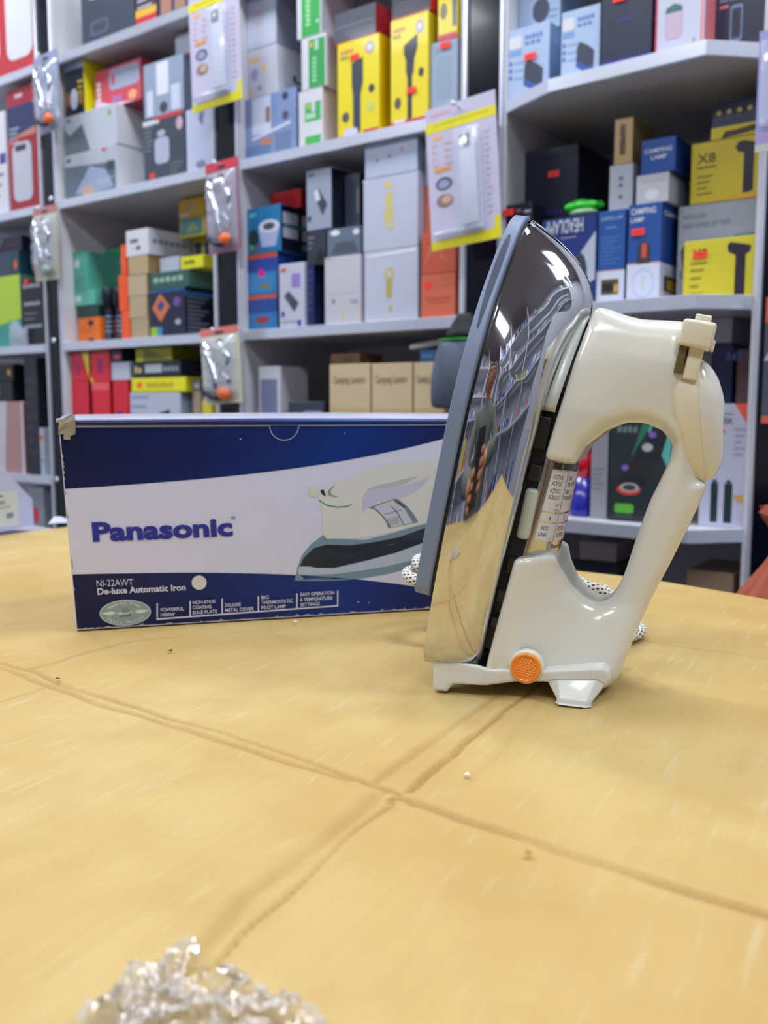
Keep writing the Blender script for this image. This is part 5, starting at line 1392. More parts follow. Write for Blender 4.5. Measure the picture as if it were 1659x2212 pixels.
q = pk('upper white gift carton with gold ribbon picture', q, 784, 903, 380, .010, .1, (190, 194, 216), (170, 174, 196), pr=[('e', .48, .44, .09, .1, (206, 196, 120)), ('e', .5, .34, .10, .08, (206, 196, 120)), ('e', .5, .34, .05, .04, (190, 194, 216)), ('p', [(.42, .75), (.56, .8), (.56, .4), (.42, .4)], (206, 196, 120)), ('e', .47, .88, .07, .05, (220, 200, 120)), ('r', 0, .97, .08, 1, W_)])
pk('pale blue carton with small icons on the gift cartons', q, 787, 902, 298, .010, .1, (178, 190, 216), (130, 140, 160), pr=[('e', .25, .5, .03, .05, GR), ('e', .48, .55, .03, .05, GR), ('e', .72, .68, .03, .06, (200, 130, 150))])
q = pk('lowest orange carton with red price dot beside the wide post', C_, 908, 984, 592, .012, .1, (214, 108, 80), (186, 90, 70), pr=[('t', 'HOUSEWARE', .15, .42, .07, (190, 90, 60), .75), ('e', .22, .76, .12, .09, (252, 70, 54)), ('l', .25, .3, .8, .36, 1, (190, 90, 60))])
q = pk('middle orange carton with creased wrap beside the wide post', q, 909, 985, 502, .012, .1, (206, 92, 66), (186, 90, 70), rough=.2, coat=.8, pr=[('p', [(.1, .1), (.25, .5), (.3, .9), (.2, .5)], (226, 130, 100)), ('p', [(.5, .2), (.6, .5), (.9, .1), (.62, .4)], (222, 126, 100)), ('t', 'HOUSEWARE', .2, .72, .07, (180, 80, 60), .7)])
q = pk('top orange carton behind the hanging lamp card', q, 911, 985, 397, .03, .08, (214, 112, 84), (186, 90, 70))
pk('pale grey carton above the orange cartons', q, 915, 985, 288, .03, .08, (176, 184, 206), (170, 176, 196))
# --- middle bay: low shelf
q = pk('white framed carton with red and navy photo on the low shelf', E_, 558, 606, 792, .012, .08, (196, 198, 212), (206, 206, 218), pr=[('r', .1, .05, .85, .9, (120, 124, 160)), ('e', .5, .25, .2, .12, (170, 50, 70)), ('r', .3, .05, .7, .2, (40, 40, 80))])
pk('low black carton before the cables', E_, 622, 700, 868, .012, .08, (52, 62, 76), (40, 46, 60), pr=[('r', .45, .3, .95, .9, (170, 150, 190)), ('t', 'CABLE', .06, .3, .3, LG, .3)])
for k, (l, r_, g_) in enumerate(((711, 800, 'camping lantern carton nearest the low black carton'), (802, 891, 'camping lantern carton in the middle of its row'), (893, 960, 'camping lantern carton half hidden by the grey bag'))):
    pk('kraft coloured ' + g_, E_, l, r_, 787 - k * 2, .008, .1, (206, 186, 150), (180, 160, 124), pr=[('t', 'Camping Lantern', .1, .86, .055, (120, 100, 70), .78), ('r', .03, .02, .97, .68, (192, 172, 128)), ('r', .08, .10, .36, .52, (70, 58, 44)), ('e', .21, .34, .09, .08, (226, 220, 130)), ('e', .21, .2, .08, .05, (180, 120, 50)), ('l', .1, .58, .3, .62, 1, W_), ('p', [(.5, .28), (.9, .28), (.84, .02), (.58, .02)], (176, 184, 190)), ('e', .7, .34, .22, .09, (110, 140, 70)), ('e', .7, .4, .1, .06, (150, 156, 190)), ('l', .55, .55, .9, .58, 1, (140, 120, 80))], group='camping lantern cartons in a row')
pk('brown carton lying on the first lantern carton', ALLBOX[-3], 713, 778, 764, .03, .07, (120, 84, 56), pr=[('r', .4, .2, .8, .7, (100, 70, 48))])
pk('blue carton lying on the last lantern carton', ALLBOX[-2], 893, 942, 757, .03, .07, (48, 100, 160), pr=[('t', 'LIGHT', .1, .4, .3, (90, 150, 200), .7)])
# --- bay behind the iron: second shelf
def pbank(): return [('o', .02, .72, .34, .90, W_), ('r', .04, .62, .34, .70, (120, 160, 214)), ('t', '10000', .42, .82, .07, (90, 130, 196), .44), ('t', 'mAh', .42, .74, .05, (90, 130, 196), .4), ('e', .08, .52, .04, .03, (70, 110, 180)), ('e', .08, .42, .04, .03, (70, 110, 180)), ('e', .08, .32, .04, .03, (70, 110, 180)), ('l', .18, .3, .5, .52, 3, (150, 180, 220)), ('p', [(.42, .46), (.5, .52), (.72, .44), (.86, .36), (.84, .08), (.74, .04), (.40, .18)], (54, 62, 84)), ('p', [(.42, .18), (.74, .04), (.84, .08), (.84, .16), (.7, .14), (.42, .26)], (44, 84, 170))]
zR = B_
q = pk('pale blue power bank carton with price tag beside the wide post', zR, 1096, 1188, 57, 0.0, .08, (168, 190, 222), (120, 150, 190), pr=pbank(), tagat=(.56, .56))
pk('pale blue power bank carton above the tagged one', q, 1102, 1212, -60, .03, .08, (160, 182, 212), (120, 146, 180), pr=[('e', .55, .35, .2, .2, (56, 66, 90)), ('l', .75, .2, .95, .3, 2, (100, 130, 180))])
pk('pale blue power bank carton next to the navy carton', zR, 1212, 1298, 18, -.025, .09, (170, 192, 224), (120, 150, 190), pr=pbank())
pk('navy carton with purple base band and price tag on the chamfered shelf', zR, 1300, 1412, -60, -.035, .1, (28, 34, 64), (60, 60, 110), pr=[('r', 0, 0, 1, .08, (30, 30, 150)), ('t', 'LUMINA', .32, .48, .05, (36, 46, 120), .32)], tagat=(.36, .74))
pk('white carton with mini printer lettering and pink trim', zR, 1418, 1526, -80, -.04, .1, (196, 200, 222), (214, 120, 130), pr=[('r', 0, 0, .04, 1, (206, 80, 100)), ('r', .93, 0, .97, 1, (226, 130, 130)), ('t', 'Printer', .12, .80, .09, (110, 120, 60), .68), ('t', 'Mini', .12, .93, .09, (120, 130, 70), .4), ('o', .2, .16, .56, .54, (196, 176, 200)), ('p', [(.2, .46), (.56, .46), (.54, .52), (.38, .56), (.22, .52)], (60, 110, 110)), ('e', .8, .1, .03, .03, (180, 150, 160))], tagat=(.5, .82))
pk('navy carton with outlined smart watch at the end of the chamfered shelf', zR, 1531, 1700, -70, .003, .1, (32, 36, 62), pr=[('o', .30, .12, .55, .58, (110, 130, 170)), ('o', .33, .16, .52, .54, (40, 44, 70)), ('o', .36, .2, .49, .5, (26, 28, 48)), ('t', 'waterproof', .08, .72, .05, (130, 140, 170), .4), ('t', 'smart watch', .08, .64, .05, (130, 140, 170), .35), ('r', .08, .56, .26, .60, (210, 110, 100)), ('l', .02, .75, .1, .8, 1, LG)])
# --- bay behind the iron: third shelf
zC = C_
pk('large black carton with price tag in the corner of the third shelf', zC, 1105, 1250, 322, .06, .12, (26, 30, 54), (18, 18, 44), pr=[('t', 'LUMINA', .35, .60, .03, (40, 44, 120), .4)], tagat=(.56, .84), slope=1)
q = pk('black carton with small lettering before the large black carton', zC, 1092, 1150, 440, .0, .045, (34, 36, 52), (30, 30, 44), pr=[('t', 'FAN', .4, .92, .03, (190, 100, 90)), ('l', .7, .75, .95, .92, 4, LG)], tagat=(.1, .93))
pk('navy head lamp carton with its lettering upside down', zC, 1170, 1288, 470, -.005, .045, (24, 50, 120), (20, 40, 90), pr=[('p', [(.55, .45), (1, .82), (1, .3), (.75, .2)], (176, 186, 206)), ('e', .72, .35, .14, .25, (56, 64, 76)), ('l', .35, .76, .65, .78, 1, (180, 180, 200))])
o_ = ALLBOX[-1]; pr_ = Print(lambda x, y, l: (x - o_['w'] / 2, -0.0022, y), .35); pr_.text('HEADLAMP', o_['w'] * .78, o_['h'] * .97, o_['h'] * .15, (190, 198, 216), w=o_['w'] * .72, ang=math.pi, bold=.02); pr_.build('printed_name', o_['o'])
camp = lambda bulb: [('r', 0, 0, 1, .40, (206, 212, 232)), ('r', 0, .395, 1, .41, (206, 160, 120)), ('t', 'CAMPING', .08, .90, .06, W_, .75), ('t', 'LAMP', .08, .82, .05, W_, .4)]
q = pk('blue and white camping lamp carton with small print on its front', zC, 1290, 1353, 455, .0, .1, (36, 84, 160), (30, 70, 140), pr=[('r', 0, 0, 1, .37, (206, 212, 232)), ('r', 0, .365, 1, .375, (206, 160, 120)), ('l', .12, .45, .85, .72, 8, (70, 116, 184)), ('t', 'CAMPING LAMP', .1, .9, .04, (150, 180, 220), .8), ('l', .3, .8, .7, .82, 1, (140, 170, 220)), ('r', .18, .12, .8, .28, (90, 80, 50)), ('r', .22, .15, .6, .24, (30, 34, 40)), ('r', .64, .14, .78, .22, (206, 160, 60))])
q5 = pk('blue and white camping lamp carton with bulb picture and price tag', zC, 1356, 1430, 440, -.004, .1, (34, 80, 156), (26, 66, 136), pr=camp(1) + [('e', .5, .2, .34, .15, (176, 196, 228)), ('e', .5, .2, .30, .13, (206, 214, 236)), ('p', [(.30, .55), (.30, .40), (.70, .40), (.70, .55), (.62, .62), (.40, .62)], (52, 60, 66)), ('r', .44, .46, .58, .60, (214, 80, 60)), ('r', .48, .14, .52, .28, (206, 206, 150)), ('l', .0, .04, .14, .05, 1, (60, 100, 170))], sp=[('r', 0, 0, 1, .4, (196, 200, 222)), ('r', .15, .12, .9, .28, (90, 80, 50)), ('r', .3, .14, .7, .24, (206, 160, 60)), ('t', 'CAMPING', .1, .88, .05, W_, .8)], tagat=(.32, .72))
q = pk('slim white carton with grey characters above the camping lamp cartons', ALLBOX[-2], 1315, 1368, 356, .012, .07, (186, 190, 206), (176, 180, 196), pr=[('e', .5, .7, .1, .05, GR), ('e', .5, .55, .1, .05, GR), ('e', .5, .3, .1, .05, GR)])
pk('kraft carton with black character label at the top of the stack', q, 1326, 1368, 255, .014, .08, (190, 160, 114), (150, 124, 84), pr=[('r', .34, .2, .62, .86, (120, 96, 66)), ('v', 'XING BAO', .46, .24, .14, K_, .6), ('v', 'LAMP', .62, .24, .14, K_, .4)])
q = pk('plain white carton with folded lid above the bulb carton', q5, 1373, 1445, 376, .004, .09, (196, 198, 206), (176, 180, 190), pr=[('e', .5, .3, .22, .18, (216, 222, 232)), ('p', [(.02, .99), (.98, .99), (.85, .78), (.2, .74)], (188, 190, 198)), ('l', .1, .74, .9, .76, 1, (170, 172, 180))])
pk('blue camping lamp carton at the top of the stack', q, 1384, 1460, 299, .006, .08, (20, 76, 160), (14, 50, 116), pr=[('t', 'CAMPING', .1, .6, .13, W_, .8), ('t', 'LAMP', .3, .4, .13, W_, .45)])
def jet(tagged=False): return [('t', 'X8', .09, .66, .16, (60, 54, 20), .26), ('r', .09, .57, .36, .60, (110, 96, 20)), ('l', .1, .16, .32, .44, 4, (140, 126, 30)), ('p', [(.62, .84), (.66, .92), (.74, .93), (.95, .86), (.96, .76), (.88, .72), (.88, .12), (.74, .06), (.74, .74), (.66, .76)], (38, 34, 50)), ('p', [(.1, 0), (1, .12), (1, 0)], (214, 170, 30))]
q6 = pk('small yellow fan carton with price tag in front of the grey fan carton', zC, 1476, 1640, 515, .002, .03, (206, 194, 50), (40, 36, 30), pr=[('t', 'X8', .12, .70, .16, (60, 54, 20), .22), ('r', .1, .6, .34, .62, (110, 96, 20)), ('l', .1, .1, .3, .5, 4, (150, 140, 40)), ('p', [(.62, .86), (.66, .92), (.74, .9), (.95, .84), (.94, .74), (.88, .7), (.88, .02), (.74, .02), (.74, .70), (.64, .76)], (38, 34, 50))], tagat=(.24, .76))
q7 = pk('grey carton with three handheld fans between the yellow cartons', zC, 1464, 1640, 437, .034, .09, (160, 166, 176), (60, 64, 70), pr=[('t', 'WIRELESS', .06, .86, .05, (120, 124, 136), .3), ('t', 'HIGH SPEED JET FAN', .06, .77, .05, (120, 124, 136), .6), ('p', [(.05, .54), (.1, .62), (.32, .62), (.36, .56), (.32, .46), (.2, .44), (.18, .34), (.08, .34)], (50, 52, 64)), ('p', [(.66, .56), (.72, .66), (.98, .66), (.98, .5), (.85, .5), (.82, .36), (.70, .36)], (116, 146, 120)), ('p', [(.3, .36), (.6, .50), (.64, .44), (.6, .38)], (56, 80, 60)), ('l', .04, .1, .1, .3, 1, GR)])
q = pk('large yellow fan carton under the black topped carton', q7, 1492, 1650, 300, .034, .09, (204, 184, 40), (20, 20, 24), (216, 186, 30), pr=jet())
pk('black and yellow carton with five round icons', q, 1536, 1650, 218, .034, .08, (34, 40, 66), (206, 190, 20), pr=[('r', 0, 0, 1, .34, (206, 188, 20)), ('p', [(.2, .0), (.28, .2), (.45, .2), (1, .3), (1, .12), (.5, .04)], (60, 40, 30))] + [('e', .14 + .2 * i, .74, .05, .07, (190, 170, 90)) for i in range(5)] + [('l', .08 + .2 * i, .54, .2 + .2 * i, .58, 1, (90, 96, 110)) for i in range(5)])
# --- bay behind the iron: low shelf
zE = E_
pk('slim grey carton between the torch carton and the red and blue can', zE, 1277, 1316, 905, .0, .08, (150, 150, 158), (110, 110, 120), pr=[('l', .1, .3, .8, .5, 5, (130, 130, 140))])
q = pk('dark green carton with large diagonal torch picture', zE, 1318, 1452, 903, -.01, .09, (36, 46, 50), (50, 110, 110), pr=[('p', [(.5, 1), (1, 1), (1, .45), (.9, .6)], (90, 176, 172)), ('p', [(.55, .98), (.72, .98), (.45, .72), (.35, .6)], (44, 120, 96)), ('p', [(.72, .96), (1.0, .98), (.86, .66), (.70, .5), (.5, .28), (.34, .24), (.14, .38), (.32, .56), (.6, .76)], (34, 36, 44)), ('e', .33, .31, .2, .055, (206, 70, 60)), ('e', .34, .33, .16, .045, (170, 166, 170)), ('e', .34, .33, .11, .03, (60, 62, 70)), ('e', .62, .72, .09, .04, (170, 180, 180)), ('e', .26, .52, .06, .03, (130, 90, 180)), ('e', .70, .84, .06, .03, (120, 100, 190)), ('o', .1, .08, .42, .17, (90, 170, 60)), ('t', 'ZOOM', .12, .86, .06, (110, 130, 130), .35), ('l', .1, .04, .4, .05, 1, GR)])
pk('white carton with two green speakers and orange corner', zE, 1515, 1622, 873, .002, .08, (186, 188, 212), (150, 156, 176), pr=[('p', [(.72, 1), (1, 1), (1, .84)], (230, 90, 70)), ('t', 'DUSK', .28, .84, .05, (70, 74, 90), .42), ('l', .3, .9, .7, .92, 1, GR), ('r', .26, .04, .42, .36, (30, 52, 56)), ('r', .56, .04, .74, .36, (30, 52, 56)), ('e', .34, .37, .06, .02, (60, 80, 84)), ('e', .65, .37, .06, .02, (60, 80, 84)), ('l', .74, .6, .98, .8, 5, (160, 164, 190)), ('p', [(.76, .27), (1, .27), (1, .2), (.8, .24)], (206, 160, 80)), ('e', .46, .78, .07, .02, (250, 80, 60)), ('r', .5, .55, .505, .7, GR)])
pk('tan photo carton behind the dial of the iron', zE, 1590, 1634, 755, .10, .08, (120, 92, 92), (110, 84, 80), pr=[('r', .0, .0, 1, .3, (150, 130, 110)), ('e', .5, .45, .3, .1, (150, 110, 96))])
q = pk('navy carton under the white carton behind the dial', zE, 1535, 1585, 742, .10, .08, (30, 40, 96), (26, 34, 80), pr=[('t', 'USB', .7, .9, .05, (90, 110, 180)), ('r', 0, 0, 1, .5, (110, 120, 150))])
pk('white carton lying high behind the lever of the iron', q, 1515, 1583, 672, .10, .1, (190, 190, 212), (166, 168, 190))
# --- under the low shelf
pk('white carton seen through the handle below the low shelf', F_, 1250, 1332, 1166, .02, .1, (170, 166, 170), (120, 118, 124), yb=1207)
pk('black carton with white lettering below the white one', F_, 1235, 1336, 1215, .012, .1, (26, 28, 40), pr=[('t', 'CORRECTOR', .3, .4, .12, (130, 134, 150), .6), ('l', .25, .7, .8, .75, 1, (100, 104, 120))])
ALLBOX[-2]['o'].location.z = ALLBOX[-1]['top'] + 0.0006 - 0.0
pk('kraft carton low on the floor shelf right of the handle', F_, 1480, 1585, 1235, .03, .12, (180, 160, 130), (150, 130, 106))
# ------------------------------------------------------------------ blister cards and other hanging goods
CLEAR = mat((226, 232, 250), 0.08, grain=0.0, name='clear_blister', alpha=0.30, spec=0.9, coat=1.0)
CLEAR2 = mat((206, 214, 236), 0.07, grain=0.0, name='clear_blister', alpha=0.42, spec=1.0, coat=1.0)
def hang(name, label, xl, xr, yt, yb, t, col, cat='blister pack', roll=0.0, pr=(), tagat=None, peg=True, thick=.0012):
    s0, s1 = WP(xl, (yt + yb) / 2, t)[0], WP(xr, (yt + yb) / 2, t)[0]
    xm = (xl + xr) / 2
    z1, z0 = WP(xm, yt, t)[1], WP(xm, yb, t)[1]
    w, h = s1 - s0, z1 - z0
    M = wmat((s0 + s1) / 2, t, z0) @ Matrix.Rotation(roll, 4, 'Y')
    e = empty(name, mtx=M)
    tag(e, label, cat)
    box_obj('backing_card', -w / 2, w / 2, 0, thick, 0, h, e, mat(col, .35, coat=.4, grain=.02, name='backing_card'))
    q = Print(lambda x, y, l: (x - w / 2, -0.0002 - 0.00003 * l, y), .35, coat=.4)
    prints(q, w, h, pr)
    if pr: q.build('printed_card', e)
    if peg:
        tube('hook', [(0, -t - 0.0048, h * .955), (0, -0.012, h * .955), (0, -0.016, h * .962)], .0016, e, ALU, 8)
        bm = bmesh.new(); bmesh.ops.create_uvsphere(bm, u_segments=12, v_segments=8, radius=.004)
        k = bm_obj('hook_cap', bm, e, ALU, True); k.location = (0, -0.017, h * .962)
    return e, w, h
def dome(name, e, x0, x1, z0, z1, dep, m, bev=.004):
    return box_obj(name, x0, x1, -dep, -0.0012, z0, z1, e, m, bev, True, 3)
lampcard = lambda: [('r', 0, .83, 1, .90, (226, 218, 10)), ('l', .12, .855, .9, .875, 1, (190, 180, 20)), ('t', 'GLOBAL', .08, .94, .018, (226, 150, 170), .3), ('p', [(0, 0), (1, 0), (1, .16), (.93, .16), (.9, .075), (0, .06)], (224, 216, 20)), ('e', .16, .79, .07, .02, (236, 176, 130)), ('l', .08, .6, .16, .74, 4, (206, 180, 176)), ('l', .26, .6, .36, .74, 4, (206, 180, 176)), ('r', .10, .545, .33, .575, (226, 160, 60)), ('e', .23, .46, .12, .045, (76, 88, 112)), ('e', .23, .455, .085, .03, (150, 160, 196)), ('e', .23, .34, .12, .045, (140, 120, 116)), ('e', .26, .345, .07, .03, (206, 170, 140)), ('l', .84, .2, .9, .75, 14, (196, 190, 204))]
def lamp_pack(label, xl, xr, yt, yb, t, roll):
    e, w, h = hang('lamp_blister_card', label, xl, xr, yt, yb, t, (196, 192, 218), pr=lampcard(), roll=roll)
    bar = box_obj('light_bar', w * .0, w * .22, -.010, -.0015, h * .13, h * .76, e, mat((206, 214, 232), .3, coat=.5, grain=0, name='light_bar'), .002, True, 3)
    box_obj('light_sensor', w * .03, w * .17, -.0112, -.0101, h * .66, h * .75, bar, mat((60, 76, 84), .3, grain=0, name='sensor'), .0006)
    bm = bmesh.new(); bmesh.ops.create_uvsphere(bm, u_segments=16, v_segments=8, radius=h * .022)
    for v in bm.verts: v.co.y *= .3
    k = bm_obj('sensor_lens', bm, bar, mat((206, 212, 226), .15, coat=1, grain=0, name='sensor_lens'), True); k.location = (w * .10, -.0118, h * .705)
    dome('clear_blister', e, -w * .06, w * .30, h * .10, h * .79, .014, CLEAR, .005)
    dome('clear_blister', e, -w * .42, w * .30, h * .075, h * .12, .012, CLEAR2, .004)
    return e
lamp_pack('blister card of a light bar with yellow bands, hanging high on the second dark post', 413, 522, -40, 230, -.045, math.radians(-1.5))
lamp_pack('blister card of a light bar with yellow bands, on the wide dark post', 934, 1086, 212, 528, -.06, math.radians(-4))
def tool(label, xl, xr, yt, yb, t, col, head, orange, roll=0.0, dark=False):
    e, w, h = hang('tool_blister_card', label, xl, xr, yt, yb, t, col, pr=[('r', 0, .9, 1, 1, head), ('l', .1, .2, .4, .4, 3, LG), ('e', .5, .935, .14, .02, (60, 40, 50))], roll=roll)
    MS = mat((206, 212, 224), .12, 1.0, grain=0.0, name='bright_steel')
    # a bent steel tube with collars and a tip, lying in the clear shell
    tube('steel_tube', [(-w * .22, -.012, h * .80), (-w * .20, -.013, h * .62), (-w * .06, -.014, h * .46), (-w * .02, -.014, h * .30), (w * .02, -.013, h * .2)], w * .085, e, MS, 12)
    tube('steel_hook', [(w * .12, -.012, h * .82), (w * .2, -.014, h * .7), (w * .34, -.014, h * .6), (w * .3, -.014, h * .5), (w * .12, -.014, h * .46), (w * .2, -.013, h * .36), (w * .34, -.012, h * .26)], w * .055, e, MS, 10)
    bm = bmesh.new(); bmesh.ops.create_uvsphere(bm, u_segments=16, v_segments=10, radius=w * .17)
    for v in bm.verts: v.co.y *= .55; v.co.z *= .8
    k = bm_obj('coloured_tip', bm, e, mat(orange, .3, coat=.5, grain=0, name='orange_tip'), True); k.location = (w * .16, -.013, h * .13)
    k['label'] = 'orange plastic tip'
    if dark:
        tube('dark_handle', [(-w * .38, -.012, h * .16), (-w * .1, -.014, h * .09), (w * .1, -.013, h * .07)], w * .06, e, mat((30, 36, 52), .35, name='dark_grip'), 10)
    # crinkled clear shell
    rs_ = np.random.RandomState(int(xl)); nx_, nz_ = 12, 26
    V, F = [], []
    for j in range(nz_):
        for i in range(nx_):
            a, b = i / (nx_ - 1), j / (nz_ - 1)
            ed = min(a, 1 - a, b, 1 - b)
            V.append(((a - .5) * w * .9, -.002 - .018 * min(1, ed * 6) + (rs_.rand() - .5) * .005 * min(1, ed * 8), h * (.05 + .83 * b)))
    for j in range(nz_ - 1):
        for i in range(nx_ - 1):
            k_ = j * nx_ + i; F.append((k_, k_ + 1, k_ + nx_ + 1, k_ + nx_))
    mesh('clear_shell', V, F, e, CLEAR2, True)
    return e
tool('clear blister pack with orange tip hanging high on the first dark post', 80, 132, 112, 285, -.03, (150, 158, 184), (150, 156, 190), (240, 106, 40), math.radians(-3), True)
tool('clear blister pack with cream card edge on the first dark post', 74, 126, 445, 606, -.03, (196, 190, 160), (190, 120, 120), (150, 170, 160))
tool('red headed clear blister pack with orange tip on the second dark post', 450, 520, 345, 545, -.04, (150, 110, 130), (206, 50, 70), (240, 110, 50), math.radians(-2), True)
tool('cream blister card with red header, low on the second dark post', 440, 522, 706, 872, -.04, (214, 212, 180), (222, 120, 110), (240, 120, 60), math.radians(-3), True)
# small things pinned to the posts
def stud(label, px, py, r=.0065, s=None):
    bm = bmesh.new(); bmesh.ops.create_uvsphere(bm, u_segments=14, v_segments=10, radius=r)
    for v in bm.verts: v.co.y *= .6
    o = bm_obj('post_screw_cap', bm, None, ALU, True)
    s_, z_ = WP(px, py, -.002); o.matrix_world = wmat(s_, -.002, z_); tag(o, label, 'screw cap')
stud('chrome screw cap on the first dark post level with the third shelf', 116, 736)
stud('chrome screw cap on the first dark post above the counter', 123, 1036)
stud('chrome screw cap high on the first dark post under the maroon carton', 110, 430)
e, w, h = hang('lavender_card', 'lavender blister card cut off at the upper edge beyond the last post', 1636, 1720, 60, 322, -.07, (150, 150, 206), pr=[('r', 0, 0, 1, .06, (190, 196, 190)), ('r', .5, .01, .9, .05, (110, 190, 90)), ('r', 0, .06, 1, .16, (170, 150, 206))])
dome('clear_blister', e, -w * .4, w * .4, h * .2, h * .9, .012, CLEAR, .004)
e, w, h = hang('orange_card', 'small orange edged card on the dark post at the picture edge', 1650, 1720, 640, 915, -.02, (70, 76, 92), pr=[('r', 0, .8, 1, 1, (214, 84, 60)), ('t', 'MI', .1, .84, .07, W_), ('r', 0, 0, 1, .06, (206, 90, 70)), ('e', .7, .35, .5, .12, (130, 134, 150)), ('p', [(0, .5), (.4, .7), (.5, .5)], (170, 174, 186))])

# black and grey bag hanging from the wide post
def bag():
    t = -.055
    P = [(1000, 676), (1030, 690), (1040, 760), (1030, 878), (930, 884), (938, 800), (950, 745), (975, 710)]
    V, F = [], []
    c = wmat(0, t, 0)
    pts = [WP(x, y, t) for x, y in P]
    s0 = min(p[0] for p in pts); s1 = max(p[0] for p in pts); z0 = min(p[1] for p in pts); z1 = max(p[1] for p in pts)
    w, h = s1 - s0, z1 - z0
    e = empty('drawstring_bag', mtx=wmat((s0 + s1) / 2, t, z0)); tag(e, 'grey fabric bag with black top and green piping beside the lantern cartons', 'bag')
    prof = [(0, .98, .30), (.05, 1.0, .6), (.3, .98, 1), (.55, .90, .95), (.68, .80, .8), (.72, .78, .76)]
    def surf(prof, m, nm, n=40, amp=.004, sh=.12):
        V, F = [], []
        for k, (z, ww, dd) in enumerate(prof):
            for i in range(n):
                a = 2 * math.pi * i / n
                rr = 1 + amp / .03 * .35 * math.sin(5 * a + k * 1.3) * (0.6 + z)
                V.append((w / 2 * ww * math.cos(a) * rr + sh * w * z, .028 * dd * math.sin(a) * rr, h * z))
        for k in range(len(prof) - 1):
            for i in range(n):
                j = (i + 1) % n; F.append((k * n + i, k * n + j, (k + 1) * n + j, (k + 1) * n + i))
        F.append(tuple(range(n - 1, -1, -1))); F.append(tuple((len(prof) - 1) * n + i for i in range(n)))
        o = mesh(nm, V, F, e, m, True); s_ = o.modifiers.new('sub', 'SUBSURF'); s_.levels = 1; s_.render_levels = 1
        return o
    surf(prof, mat((88, 98, 118), .75, grain=.08, name='grey_nylon', bump=.3), 'bag_body')
    surf([(.735, .78, .76), (.80, .6, .6), (.9, .42, .4), (.97, .30, .3), (1.0, .26, .2)], mat((22, 26, 34), .7, name='black_nylon'), 'bag_top', sh=.18)
    surf([(.715, .80, .80), (.728, .81, .82), (.738, .79, .79)], mat((60, 190, 60), .6, name='green_piping'), 'piping')
    return e
bag()
# white flat pouch beside the bag
s_, z_ = WP(905, 752, .03)
bm = bmesh.new()
box_bm(bm, -.04, .035, 0, .06, 0, .010, .004)
for v in bm.verts: v.co.z += .14 * (v.co.x + .04) + .002 * math.sin(v.co.x * 160)
o = bm_obj('white_pouch', bm, None, mat((206, 210, 216), .4, name='white_pouch'), True); o.matrix_world = wmat(s_, .035, ALLBOX[-1]['top'])
bx = [r for r in ALLBOX if 'last lantern carton' in r['o']['label']][0]
o.matrix_world = wmat((bx['s0'] + bx['s1']) / 2, .03, bx['top'] + .0005); tag(o, 'white flat pouch lying on the blue carton under the shelf', 'pouch')

# two black torches standing beside the orange cartons
for k, (xl, xr, lab) in enumerate(((213, 233, 'black torch standing beside the green stack'), (238, 258, 'black torch standing beside the orange cartons'))):
    s0, s1 = WP(xl, 680, .03)[0], WP(xr, 680, .03)[0]
    r = (s1 - s0) / 2; z1 = WP((xl + xr) / 2, 622, .03)[1]; H_ = z1 - SH[2]
    e = empty('torch', mtx=wmat((s0 + s1) / 2, .03 + r, SH[2] + .0005)); tag(e, lab, 'torch', 'black torches on the third shelf')
    def lathe(nm, prof, m):
        V, F = [], []; n = 24
        for (rr, z) in prof:
            for i in range(n): V.append((rr * r * math.cos(2 * math.pi * i / n), rr * r * math.sin(2 * math.pi * i / n), z * H_))
        for j in range(len(prof) - 1):
            for i in range(n): F.append((j * n + i, j * n + (i + 1) % n, (j + 1) * n + (i + 1) % n, (j + 1) * n + i))
        F += [tuple(range(n - 1, -1, -1)), tuple((len(prof) - 1) * n + i for i in range(n))]
        return mesh(nm, V, F, e, m, True)
    lathe('barrel', [(.62, 0), (.66, .02), (.66, .10), (.58, .12), (.58, .58), (.64, .6)], mat((44, 54, 76), .3, .4, name='torch_barrel'))
    lathe('head', [(.64, .60), (.8, .66), (.98, .78), (1, .82), (1, .97), (.9, 1)], mat((28, 32, 46), .3, .4, name='torch_head'))
    for q_ in range(4): lathe('grip_ring', [(.60, .18 + q_ * .09), (.63, .19 + q_ * .09), (.63, .21 + q_ * .09), (.60, .22 + q_ * .09)], mat((130, 146, 176), .3, .5, name='grip_ring'))

# red and blue spray can
s0, s1 = WP(1222, 1050, .0)[0], WP(1274, 1050, .0)[0]
r = (s1 - s0) / 2; z1 = WP(1248, 975, 0)[1]; H_ = z1 - SH[3]
e = empty('spray_can', mtx=wmat((s0 + s1) / 2, r, SH[3] + .0005)); tag(e, 'red and blue spray can seen through the handle of the iron', 'can')
def cyl(nm, prof, m, e, n=32):
    V, F = [], []
    for (rr, z) in prof:
        for i in range(n): V.append((rr * math.cos(2 * math.pi * i / n), rr * math.sin(2 * math.pi * i / n), z))
    for j in range(len(prof) - 1):
        for i in range(n): F.append((j * n + i, j * n + (i + 1) % n, (j + 1) * n + (i + 1) % n, (j + 1) * n + i))
    F += [tuple(range(n - 1, -1, -1)), tuple((len(prof) - 1) * n + i for i in range(n))]
    return mesh(nm, V, F, e, m, True)
cyl('lower_band', [(r * .96, 0), (r, .003), (r, H_ * .60)], mat((16, 30, 150), .25, coat=.5, name='blue_tin'), e)
cyl('upper_band', [(r, H_ * .60), (r, H_ * .92), (r * .8, H_ * .97)], mat((222, 14, 40), .25, coat=.5, name='red_tin'), e)
cyl('spray_cap', [(r * .7, H_ * .97), (r * .7, H_ * 1.13), (r * .6, H_ * 1.15)], mat((214, 20, 40), .3, name='red_cap'), e)

